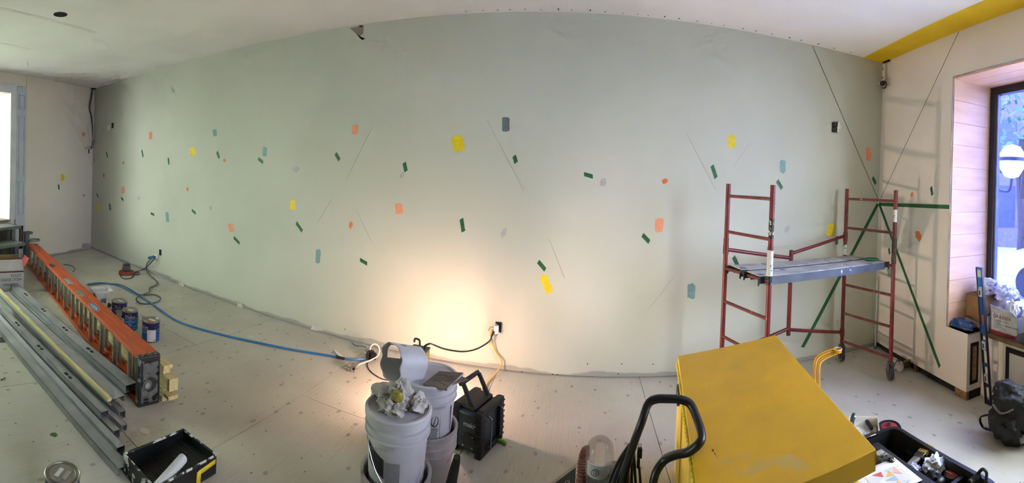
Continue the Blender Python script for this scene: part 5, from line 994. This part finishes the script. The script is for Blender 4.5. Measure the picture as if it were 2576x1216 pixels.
cn = at(1508, 1185, .40); Rc = .062
ca = MB().lathe([(0, .14), (.035, .135), (.055, .115), (Rc, .08), (Rc, -.16), (.0, -.16)], 32, Matrix.Translation(cn)).build('canister', M_clr, t, world=True)
MB().lathe([(.0, 0), (.05, 0), (.056, .008), (.056, .02), (.0, .03)], 28, Matrix.Translation(cn + Vector((0, 0, -.06)))).build('filter', mat('grey filter', (96, 94, 92), (76, 74, 72)), t, world=True)
MB().lathe([(.054, 0), (.057, .0), (.057, .055), (.054, .055)], 28, Matrix.Translation(cn + Vector((0, 0, .0))), math.pi * 1.1, math.pi * 1.75).build('canister_label', mat('frosted label', (206, 206, 208), (190, 190, 194)), t, world=True)
lg = cn + Vector((-.022, -.0585, .03)); MB().tube([lg + Vector((.016 * math.cos(k * .3927), -.002, .014 * math.sin(k * .3927))) for k in range(16)], .0012, 5, closed=True).build('logo_ring', M_ink, t, world=True); text('logo_letter', 'D', .022, Matrix.Translation(lg + Vector((0, -.003, 0))) @ Matrix.Rotation(math.pi / 2, 4, 'X'), M_ink, t, world=True)
hs = [at(1462, 1240, .30), at(1464, 1180, .39), at(1472, 1140, .45), at(1480, 1136, .455)]; hs = spline(hs, 14)
MB().tube(hs, [.021 + .0035 * (k % 2) for k in range(len(hs))], 14).build('ribbed_hose', mat('brown ribbed hose', (126, 74, 58), (100, 56, 44), rough=.4), t, world=True)
MB().prism([(-.09, 0), (.03, 0), (.03, .10)], -.012, .012, Matrix.Translation(at(1430, 1216, .30) + Vector((0, 0, -.02))) @ Matrix.Rotation(math.pi / 2, 4, 'X')).build('side_panel', M_vg, t, world=True)
text('panel_text', 'cs', .03, Matrix.Translation(at(1430, 1205, .315) + Vector((-.005, -.02, 0))) @ Matrix.Rotation(math.pi / 2, 4, 'X') @ Matrix.Rotation(.5, 4, 'Z'), M_plas, t, world=True)
MB().lathe([(0, .05), (.05, .045), (.075, .02), (.08, -.02), (.0, -.02)], 28, Matrix.Translation(at(1548, 1205, .37))).build('motor_cap', M_vg, t, world=True)
q0 = at(1588, 1130, .58)
for k in range(7):
    w = .012 * (k - 3); MB().tube(spline([q0 + Vector((w * .2, 0, .02)), q0 + Vector((w - .02, -.01 * (k % 3), -.06)), q0 + Vector((w * 1.6 - .03, -.012 * (k % 2), -.16)), q0 + Vector((w * 1.8 - .01, -.02, -.25))]), .006, 6).build('cord_loop', M_vb, t, world=True)
pl = at(1609, 1140, .50); MB().box((0, 0, 0), (.022, .018, .045), Matrix.Translation(pl)).build('plug', M_vb, t, world=True, bevel=.005); MB().box((0, 0, 0), (.014, .014, .04), Matrix.Translation(pl + Vector((-.004, 0, -.045)))).build('plug_collar', M_vb, t, world=True, bevel=.004)
for dx in (-.005, .005): MB().box((dx, 0, .03), (.003, .006, .018), Matrix.Translation(pl)).build('pin', M_chr, t, world=True)
MB().tube(spline([pl + Vector((0, 0, -.06)), pl + Vector((.008, 0, -.12)), pl + Vector((.01, 0, -.2))]), .006, 6).build('cord', M_vb, t, world=True)
# ================================================================== RIGHT FOREGROUND: OPEN TOOLBOX AND CONTENTS
TX0, TX1, TY0, TY1, TZ = 1.515, 1.765, 1.22, 1.965, .27
M_tb = mat('black toolbox plastic', (28, 28, 32), (16, 16, 20), rough=.4, scale=10)
t = thing('open_toolbox', 'open black plastic toolbox full of tools in the right foreground', 'toolbox', ((TX0 + TX1) / 2, (TY0 + TY1) / 2, 0))
def ring(x0, x1, y0, y1, r, z, n=5):
    q = []
    for cx_, cy_, a0 in ((x1 - r, y1 - r, 0), (x0 + r, y1 - r, 90), (x0 + r, y0 + r, 180), (x1 - r, y0 + r, 270)):
        for k in range(n): a = math.radians(a0 + 90 * k / (n - 1)); q.append((cx_ + r * math.cos(a), cy_ + r * math.sin(a), z))
    return q
rs_ = [ring(TX0 + .02, TX1 - .02, TY0 + .02, TY1 - .02, .05, .004), ring(TX0, TX1, TY0, TY1, .06, TZ - .03), ring(TX0 - .012, TX1 + .012, TY0 - .012, TY1 + .012, .065, TZ - .02), ring(TX0 - .012, TX1 + .012, TY0 - .012, TY1 + .012, .065, TZ), ring(TX0 + .012, TX1 - .012, TY0 + .012, TY1 - .012, .05, TZ), ring(TX0 + .03, TX1 - .03, TY0 + .03, TY1 - .03, .04, .02)]
n = len(rs_[0]); mb = MB(); mb.add(sum(rs_, []), [(i * n + k, i * n + (k + 1) % n, (i + 1) * n + (k + 1) % n, (i + 1) * n + k) for i in range(5) for k in range(n)] + [tuple(range(n)), tuple(range(5 * n, 6 * n))]); mb.build('tub', M_tb, t, world=True)
MB().box(((TX0 + TX1) / 2, 1.60, .16), (TX1 - TX0 - .05, .012, .12)).build('divider', M_tb, t, world=True); MB().box(((TX0 + TX1) / 2, 1.42, .17), (TX1 - TX0 - .05, .02, .14)).build('divider', M_tb, t, world=True)
MB().box((TX0 + .02, 1.62, TZ - .01), (.09, .55, .02), None).build('inner_tray', mat('worn black tray', (40, 42, 46), (26, 28, 32), rough=.45), t, world=True, bevel=.006)
for y in (1.80, 1.70): MB().box((TX1 - .035, y, .2), (.02, .05, .004)).build('tray_rest', MATS['worn black tray'], t, world=True)
MB().box((TX0 + .06, TY1 - .004, TZ + .004), (.07, .03, .012)).build('latch', M_chr, t, world=True, bevel=.003)
hq = at(2475, 1195, .27); MB().tube(spline([at(2455, 1200, .28), at(2470, 1182, .33), at(2481, 1188, .33), at(2481, 1205, .30), at(2476, 1222, .27)]), .008, 10).build('handle', M_tb, t, world=True)
t = thing('coil_cord', 'black coiled spring cord lying on the toolbox end', 'cord', at(2452, 1208, .29)); hx = []
a_, b_ = at(2440, 1216, .285), at(2464, 1196, .29); ax_ = (b_ - a_); pu = ax_.cross(Vector((0, 0, 1))).normalized()
for k in range(160): u = k / 159; th = u * 2 * math.pi * 14; hx.append(a_ + ax_ * u + pu * .013 * math.cos(th) + Vector((0, 0, .013 * math.sin(th))))
MB().tube(hx, .0035, 5).build('coil', M_bw, t, world=True)
# brush in the toolbox
a, b = at(2286, 1172, .22), at(2336, 1126, .25); F = frame(a, b - a, (0, .2, 1)); L_ = (b - a).length
t = thing('paint_brush', 'flat paint brush with pale yellow bristles and steel ferrule in the toolbox', 'brush', a - Vector((0, 0, .02)))
MB().prism([(-.05, -.012), (L_ * .45, -.025), (L_ * .45, .025), (-.05, .012)], -.007, .007, F).build('handle', mat('painted brush handle', (150, 140, 132), (110, 102, 98), scale=20), t, world=True, bevel=.004)
MB().box((L_ * .55, 0, 0), (L_ * .22, .062, .018), F).build('ferrule', M_chr, t, world=True, bevel=.002); MB().prism([(L_ * .66, -.031), (L_ * 1.05, -.036), (L_ * 1.1, .02), (L_ * 1.02, .036), (L_ * .66, .031)], -.009, .009, F).build('bristles', mat('yellow bristles', (206, 186, 100), (176, 154, 74), rough=.8, scale=30, stretch=(1, 12, 1)), t, world=True)
M_film = mat('white plastic film', (232, 236, 250), (206, 212, 232), rough=.35, scale=12)
q = at(2350, 1170, .24); tag(crumple('plastic_bag', M_film, (q.x, q.y, .20), (.06, .05, .05), 11, amp=.7, freq=2.4), 'large crumpled white plastic wrap in the toolbox behind the brush', 'plastic bag')
q = at(2298, 1185, .23); tag(crumple('plastic_bag', M_film, (q.x, q.y, .21), (.04, .03, .03), 12, amp=.7, freq=2.4), 'small crumpled white plastic wrap next to the printed paper', 'plastic bag')
q = at(2396, 1192, .22); t = thing('red_tape_roll', 'red and black roll with two loose nails on it in the toolbox', 'tape roll', (q.x, q.y, .19))
MB().lathe([(0, .03), (.03, .03), (.036, .034), (.045, .03), (.05, .01), (.045, 0), (0, 0)], 28).build('roll', M_bw, t); MB().lathe([(0, .0345), (.032, .0345), (.034, .03)], 28).build('red_face', mat('red label', (168, 50, 64), (140, 40, 54)), t)
for dx in (-.012, .01): MB().cyl((dx, -.012, .037), (dx * 1.6, .03, .039), .0016, n=6).build('nail', M_chr, t)
q = at(2345, 1198, .21); t = thing('power_tool', 'black power tool body lying in the toolbox', 'tool', (q.x, q.y, .15))
MB().box((0, 0, .04), (.07, .15, .07)).build('housing', M_tb, t, bevel=.02); MB().tube([(-.03, -.05, .075), (.02, .06, .08)], .014, 10).build('grip', MATS['worn black tray'], t)
q = at(2267, 1135, .2); tag(crumple('black_rag', mat('patterned dark cloth', (96, 92, 84), (30, 28, 28), rough=.9, scale=26), (TX0 - .03, 1.70, .26), (.05, .06, .03), 14, amp=.5, freq=2.2), 'dark patterned glove lump on the toolbox edge beside the chest', 'glove')
q = at(2262, 1108, .06); tag(crumple('dark_pouch', mat('dark pouch', (40, 38, 38), (24, 22, 22), rough=.7), (1.64, 1.70, .022), (.06, .05, .05), 15, amp=.35, freq=1.8, sub=3), 'dark pouch deep inside the open toolbox', 'pouch')
# printed paper
pc = [at(2250, 1152, .30), at(2338, 1222, .30), at(2262, 1290, .30), at(2188, 1216, .30)]
ex, ey = (pc[1] - pc[0]).normalized(), None; F = frame(pc[0] + Vector((0, 0, .0)), ex); 
t = thing('printed_paper', 'white sheet printed with a colourful triangle pattern lying on the toolbox', 'paper', pc[0])
PW, PH = .216, .28
Fp = Matrix.Translation((0, 0, 0)) @ F
MB().grid(lambda u, v: Fp @ Vector((u * PW, -v * PH, .004 * math.sin(u * 5) * v)), 10, 8).build('sheet', mat('paper', (222, 220, 226), (214, 212, 218), rough=.6), t, world=True, solid=.0006)
def tri(pts, c, nm='printed_triangle'): MB().add([Fp @ Vector((x, -y, .0042)) for x, y in pts], [tuple(range(len(pts)))]).build(nm, mat('print %d %d %d' % c, c, c, rough=.6), t, world=True, smooth=0, solid=.0004)
X0, Y0, S_ = .06, .05, .13
tri([(X0, Y0), (X0 + S_, Y0), (X0 + S_, Y0 + S_ * 1.3), (X0, Y0 + S_ * 1.3)], (206, 202, 200), 'printed_square')
def ut(*q): return [(X0 + S_ * a, Y0 + S_ * b) for a, b in q]
def tri2(p_, c): MB().add([Fp @ Vector((x, -y, .0050)) for x, y in ut(*p_)], [tuple(range(len(p_)))]).build('printed_triangle', mat('print %d %d %d' % c, c, c, rough=.6), t, world=True, smooth=0, solid=.0004)
for p_, c in ((((0, 0), (.55, 0), (.3, .25)), (222, 170, 150)), (((0, .05), (.28, .3), (0, .45)), (196, 196, 200)), (((.1, .35), (.42, .3), (.35, .6)), (214, 170, 70)), (((.45, .3), (.75, .35), (.5, .75)), (150, 176, 190)), (((.6, 0), (1, 0), (.85, .3)), (208, 206, 206)), (((.75, .4), (1, .35), (.95, .7)), (220, 170, 60)), (((0, .6), (.3, .7), (.0, 1.0)), (190, 90, 84)), (((.35, .75), (.7, .8), (.5, 1.1)), (216, 214, 212)), (((.75, .8), (1, .8), (1, 1.15)), (150, 170, 190))): tri2(p_, c)
for k in range(8): MB().add([Fp @ Vector((.05 + k * .016 + a, -(.035 + b), .0044)) for a, b in ((0, 0), (.009, 0), (.009, .002), (0, .002))], [(0, 1, 2, 3)]).build('printed_line', M_ink, t, world=True, smooth=0)
tag(MB().box((0, 0, .004), (.05, .09, .006), Matrix.Translation(at(2222, 1148, .28))).build('notepad', mat('note card', (170, 164, 150), (60, 56, 50), scale=40), base=at(2222, 1148, .28)), 'dark scribbled card wedged between the chest and the paper', 'card')
# white tray with rollers behind the chest
q = at(2172, 1100); t = thing('white_roller_tray', 'small white ridged roller tray on the floor behind the chest corner', 'paint tray', q, math.radians(-35))
for c, d in (((0, .11, .04), (.20, .005, .08)), ((.1, 0, .04), (.005, .22, .08)), ((-.1, 0, .04), (.005, .22, .08)), ((0, -.11, .03), (.20, .005, .06)), ((0, 0, .006), (.20, .22, .008))): MB().box(c, d).build('tray_wall', M_plas, t, bevel=.002)
for k in range(8): MB().cyl((-.07 + k * .02, -.09, .012), (-.07 + k * .02, .03, .016), .004, n=6).build('ridge', M_plas, t)
def rollerhandle(a, b, label, m):
    t = thing('paint_roller', label, 'roller', Vector((a.x, a.y, 0)), 0); MB().tube([a.lerp(b, k / 5) for k in range(6)], [.013, .016, .014, .016, .015, .011], 12).build('grip', m, t, world=True)
    MB().cyl(a, a + (a - b).normalized() * .12, .004, n=8).build('rod', M_chr, t, world=True)
rollerhandle(at(2140, 1075, .13), at(2149, 1040, .20), 'blue roller handle crusted with white paint rising behind the chest', mat('spattered blue grip', (46, 70, 84), (34, 54, 66), spots=[((214, 212, 200), 30, .56)]))
rollerhandle(at(2193, 1080, .03), at(2179, 1058, .05), 'black roller handle lying behind the white tray', M_bw)
q = at(2236, 1088); t = thing('spare_wheel', 'black wheel with a red hub lying on the floor behind the toolbox', 'wheel', q)
MB().lathe([(0, .0), (.075, 0), (.085, .012), (.085, .035), (.075, .046), (.06, .04), (0, .04)], 32).build('tyre', M_tb, t); MB().lathe([(0, .046), (.045, .044), (.056, .041)], 28).build('red_hub', MATS['red label'], t); MB().cyl((0, 0, .04), (0, 0, .06), .012).build('axle', M_chr, t)
# ================================================================== RIGHT WALL: LEVEL, SILL CLUTTER, BACKPACK
a, b = at(2487, 1018) + Vector((RN.x, RN.y, 0)) * .0, atd(2464, 673, 3.44); F = frame(a, b - a, (RN.x, RN.y, 0)); L_ = (b - a).length
t = thing('spirit_level', 'tall blue spirit level leaning upright against the window sill', 'spirit level', a)
M_lb = mat('blue level', (26, 66, 128), (20, 50, 104), rough=.35); M_lbk = mat('dark blue level edge', (18, 26, 58), (12, 18, 44), rough=.35); M_lc = mat('bright blue level', (40, 120, 196), (30, 100, 176), rough=.35)
for s_ in (-1, 1): MB().box((L_ / 2, s_ * .029, 0), (L_, .008, .024), F).build('edge_rail', M_lbk, t, world=True, bevel=.002)
for x0, x1, m in ((0, .03, M_lbk), (.13, .15, M_lbk), (.28, .30, M_lb), (.40, .47, M_lb), (.52, .58, M_lb), (.66, .80, M_lb), (.86, .93, M_lc), (.985, 1.0, M_lc)): MB().box((L_ * (x0 + x1) / 2, 0, 0), (L_ * (x1 - x0), .05, .014), F).build('web', m, t, world=True)
for x in (.195, .435, .82): v_ = MB().box((L_ * x, 0, .006), (L_ * .062, .04, .018), F).build('vial_block', mat('vial plastic', (196, 200, 206)), t, world=True, bevel=.006); MB().cyl(F @ Vector((L_ * x - .018, 0, .016)), F @ Vector((L_ * x + .018, 0, .016)), .007, n=10).build('vial', mat('vial dark', (60, 64, 60)), v_, world=True)
MB().box((L_ * .955, 0, .004), (L_ * .05, .045, .006), F).build('measure_label', mat('pale blue label', (196, 210, 226)), t, world=True)
SZ = ZS + .001
def sillbox(name, label, s0, s1, n0, n1, h_, m, rz=0, cat='box'):
    c = RP((s0 + s1) / 2, (n0 + n1) / 2, SZ); t = thing(name, label, cat, c); th = .004
    for a0, a1, b0, b1 in ((s0, s1, n1 - th, n1), (s0, s1, n0, n0 + th), (s0, s0 + th, n0, n1), (s1 - th, s1, n0, n1)): wbox(RP, a0, a1, b0, b1, SZ, SZ + h_).build('panel', m, t, world=True, smooth=0)
    wbox(RP, s0, s1, n0, n1, SZ, SZ + th).build('bottom', M_kr, t, world=True, smooth=0); return t
M_brn = mat('brown carton', (146, 108, 66), (126, 92, 54), rough=.75, scale=5)
t = sillbox('brown_carton', 'plain brown carton on the window sill behind the spirit level', 1.235, 1.46, -.44, -.17, .27, M_brn)
wbox(RP, 1.235, 1.46, -.44, -.17, SZ + .262, SZ + .27).build('top_flap', M_brn, t, world=True, smooth=0)
M_bag = mat('white bag film', (226, 226, 238), (204, 204, 220), rough=.35, trans=.25, scale=9)
q = RP(1.36, -.30, SZ + .272); tag(crumple('plastic_bag', M_bag, q, (.10, .11, .075), 21, amp=.5, freq=2.2), 'white plastic bag lying on top of the brown carton', 'plastic bag')
q = RP(1.55, -.33, SZ + .245); tag(crumple('plastic_bag', M_bag, q, (.10, .11, .07), 22, amp=.5, freq=2.4), 'pale plastic bag with packets spread right of the spirit level top', 'plastic bag')
q = RP(1.30, -.075, SZ); tag(crumple('blue_bag', mat('blue plastic bag', (46, 92, 146), (30, 66, 116), rough=.35, scale=9), q, (.055, .125, .045), 23, amp=.35, freq=2.2), 'flat blue plastic bag on the sill corner below the brown carton', 'bag')
q = RP(1.36, -.13, SZ + .045); tag(MB().box((0, 0, .01), (.04, .15, .02), Matrix.Translation(q) @ Matrix.Rotation(.25, 4, 'X') @ Matrix.Rotation(.2, 4, 'Z')).build('pink_packet', mat('pink packet', (150, 118, 112), (130, 100, 96)), base=q), 'dull pink packet lying on the blue bag', 'packet')
M_gb = mat('screw box print', (206, 204, 202), (192, 190, 190), rough=.6, scale=8); M_gr = mat('dark red print', (128, 28, 34), (112, 24, 30))
t = sillbox('screw_box', 'white and red screw box with dark red GRABBER lettering on the sill', 1.535, 1.82, -.42, -.175, .17, M_gb)
RF = Matrix(((RU.x, 0, RN.x, 0), (RU.y, 0, RN.y, 0), (0, 1, 0, 0), (0, 0, 0, 1)))
def rtext(nm, s, size, ss, n_, z, m, par, sx=1): return text(nm, s, size, Matrix.Translation(RP(ss, n_, z)) @ RF, m, par, world=True, sx=sx)
rtext('brand_text', 'GRABBER', .042, 1.655, -.1735, SZ + .145, M_gr, t, 1.1); rtext('tag_text', "It's your reputation.", .018, 1.665, -.1735, SZ + .115, M_ink, t); rtext('slogan_text', 'Fix your decisions wisely', .021, 1.715, -.1735, SZ + .088, M_ink, t)
for k in range(3): rtext('small_text', ('Always fit', 'Get satisfied', 'Quality screws for all work')[k], .013, 1.665 + .012 * k, -.1735, SZ + .066 - k * .014, M_ink, t)
wbox(RP, 1.535, 1.82, -.1745, -.1725, SZ, SZ + .03).build('red_band', M_gr, t, world=True, smooth=0)
Fz = Matrix.Translation(RP(1.675, -.15, SZ + .17)); 
wbox(RP, 1.535, 1.545, -.42, -.175, SZ + .17, SZ + .20).build('end_flap', M_gb, t, world=True, smooth=0)
MB().add([RP(1.535, -.175, SZ + .17), RP(1.82, -.175, SZ + .17), RP(1.80, -.145, SZ + .215), RP(1.55, -.145, SZ + .235)], [(0, 1, 2, 3)]).build('front_flap', M_gb, t, world=True, smooth=0, solid=.003)
MB().add([RP(1.56, -.38, SZ + .17), RP(1.70, -.38, SZ + .17), RP(1.68, -.36, SZ + .28), RP(1.58, -.36, SZ + .27)], [(0, 1, 2, 3)]).build('back_flap', M_gb, t, world=True, smooth=0, solid=.003)
q = RP(1.70, -.27, SZ + .235); t = thing('masking_tape_roll', 'cream roll of tape lying tilted on the screw box', 'tape roll', q)
MB().lathe([(.036, -.022), (.068, -.022), (.068, .022), (.036, .022), (.036, -.022)], 36, Matrix.Rotation(-.35, 4, 'X') @ Matrix.Rotation(.2, 4, 'Y')).build('tape', mat('cream tape', (222, 212, 190), (208, 198, 176), rough=.5), t); MB().lathe([(0, .023), (.066, .023)], 32, Matrix.Rotation(-.35, 4, 'X') @ Matrix.Rotation(.2, 4, 'Y')).build('face_label', mat('tape label', (216, 220, 240), (200, 206, 230)), t)
q = RP(1.74, -.2, SZ + .16); tag(crumple('clear_bag', M_bag, q, (.045, .06, .075), 24, amp=.4, freq=2.0), 'clear plastic bag peak sticking out of the screw box', 'plastic bag')
t = sillbox('second_screw_box', 'small white screw box with a red band at the right edge of the sill', 1.865, 2.06, -.36, -.17, .20, M_gb)
wbox(RP, 1.865, 2.06, -.1695, -.1675, SZ + .0, SZ + .05).build('red_band', M_gr, t, world=True, smooth=0); rtext('brand_text', 'GRABBER', .026, 1.925, -.166, SZ + .027, mat('pale print', (226, 206, 204)), t)
for k in range(5): rtext('small_text', ('Size', 'Type', 'Count', 'Drive', 'Head')[k], .013, 1.895, -.168, SZ + .16 - k * .018, M_ink, t)
MB().add([RP(1.86, -.17, SZ + .20), RP(2.06, -.17, SZ + .20), RP(2.06, -.30, SZ + .29), RP(1.85, -.28, SZ + .30)], [(0, 1, 2, 3)]).build('lid_flap', mat('dusty flap', (196, 188, 182), (180, 172, 166)), t, world=True, smooth=0, solid=.003)
q = RP(1.83, -.40, SZ); tag(MB().lathe([(0, 0), (.03, 0), (.03, .2), (.012, .25), (.012, .28), (0, .28)], 20, Matrix.Translation(q)).build('green_bottle', mat('dark green glass', (20, 60, 40), (14, 46, 30), rough=.2), base=q), 'dark green bottle standing by the window glass', 'bottle')
q = RP(1.515, -.165, SZ); t = thing('silver_tube', 'thin silver tube standing on the sill beside the spirit level', 'tube', q)
MB().lathe([(0, 0), (.018, 0), (.018, .13), (.0, .14)], 18).build('body', M_chr, t); MB().lathe([(.0, .14), (.01, .14), (.01, .155), (0, .155)], 12).build('cap', M_bw, t)
q = RP(1.93, -.12, SZ); tag(crumple('clear_bag', mat('dark clear bag', (120, 122, 126), (70, 72, 78), rough=.2, trans=.3), RP(1.93, -.155, SZ), (.018, .09, .05), 25, amp=.5, freq=2.4, sub=3), 'greyish clear plastic bag on the sill under the small screw box', 'plastic bag')
# backpack and plastic heap
M_bp = mat('black nylon', (32, 30, 32), (18, 17, 19), rough=.7, scale=10, spots=[((160, 160, 164), 14, .73)])
q = Vector((2.56, 1.66, 0)); t = thing('black_backpack', 'black backpack slumped on the floor under the sill', 'backpack', q)
for nm, lc, sz, sd in (('main_bag', (0, 0, 0), (.14, .17, .19), 31), ('top_bundle', (.0, .02, .22), (.12, .15, .085), 32), ('front_pocket', (-.09, -.0, .03), (.06, .12, .10), 33)):
    crumple(nm, M_bp, (q.x + lc[0], q.y + lc[1], lc[2]), sz, sd, parent=t, amp=.35, freq=1.9)
MB().tube(spline([(q.x - .05, q.y + .13, .14), (q.x - .07, q.y + .22, .10), (q.x - .07, q.y + .20, .04), (q.x - .05, q.y + .12, .03)]), .016, 8, flat=.005).build('strap', M_bp, t, world=True)
MB().tube(spline([(q.x - .12, q.y - .08, .26), (q.x - .14, q.y, .22), (q.x - .12, q.y + .08, .25)]), .012, 8, flat=.004).build('zip_trim', mat('grey trim', (120, 120, 124)), t, world=True)
q = at(2553, 1112); tag(crumple('plastic_heap', mat('crumpled pale film', (206, 206, 208), (176, 176, 180), rough=.4), (q.x, q.y, 0), (.08, .10, .065), 34, amp=.7, freq=2.6), 'crumpled pale plastic heap on the floor below the backpack', 'plastic sheet')
# flood lamp head on the floor in front of the right wall
q = at(2264, 928); t = thing('floor_floodlight', 'pair of off-white spotlight heads lying on the floor by the right wall', 'spotlight', q)
cdir = Vector((-q.x, -q.y, 0)).normalized(); s_d = Vector((-cdir.y, cdir.x, 0)); M_off = mat('off white enamel', (206, 200, 186), (188, 182, 168), rough=.5)
hd_ = MB().cyl(q + Vector((0, 0, .04)) + cdir * .0 + s_d * .005, q + Vector((0, 0, .042)) + cdir * .09 + s_d * .0, .03, .034, n=20).build('spot_head', M_off, t, world=True)
MB().cyl(q + Vector((0, 0, .042)) + cdir * .091, q + Vector((0, 0, .042)) + cdir * .0915, .028, n=18).build('glass', mat('spot glass', (226, 222, 212)), hd_, world=True)
MB().cyl(q + Vector((0, 0, .055)) - s_d * .055 - cdir * .02, q + Vector((0, 0, .055)) - s_d * .055 + cdir * .05, .04, .042, n=20).build('spot_head', M_off, t, world=True)
MB().tube(spline([q + Vector((0, 0, .06)), q + Vector((0, 0, .1)) - s_d * .02 + cdir * .05, q + Vector((0, 0, .06)) - s_d * .05 + cdir * .05]), .006, 8).build('yoke', M_gw, t, world=True)
MB().box((0, 0, .05), (.02, .09, .1), Matrix.Translation(q + s_d * .05 - cdir * .02) @ Matrix.Rotation(math.atan2(cdir.y, cdir.x) + .6, 4, 'Z') @ Matrix.Rotation(.5, 4, 'Y')).build('bracket', mat('brown bracket', (120, 110, 98)), t, world=True)
# dried plaster splashes and a vertical pipe in the right corner
for x, y, s in ((2158, 908, .055), (2200, 897, .03), (2185, 895, .035), (2230, 912, .04), (2086, 972, .014), (2250, 1062, .02), (630, 848, .05), (452, 748, .035), (440, 742, .02), (470, 745, .02), (586, 848, .02)):
    q = at(x, y); MB().prism([(s * math.cos(k * .5236) * rnd(.75, 1.1), s * .7 * math.sin(k * .5236) * rnd(.75, 1.1)) for k in range(12)], .0004, .0012, Matrix.Translation(q)).build('plaster_splash', MATS['dried plaster'], fl)
q = RP(.06, .02, 0); t = thing('corner_pipe', 'thin white pipe rising from the floor in the right corner', 'pipe', q); MB().cyl(q, q + Vector((0, 0, .72)), .008, n=10).build('pipe', M_plas, t, world=True); MB().cyl(q, q + Vector((0, 0, .03)), .016, n=10).build('fitting', M_cast, t, world=True)
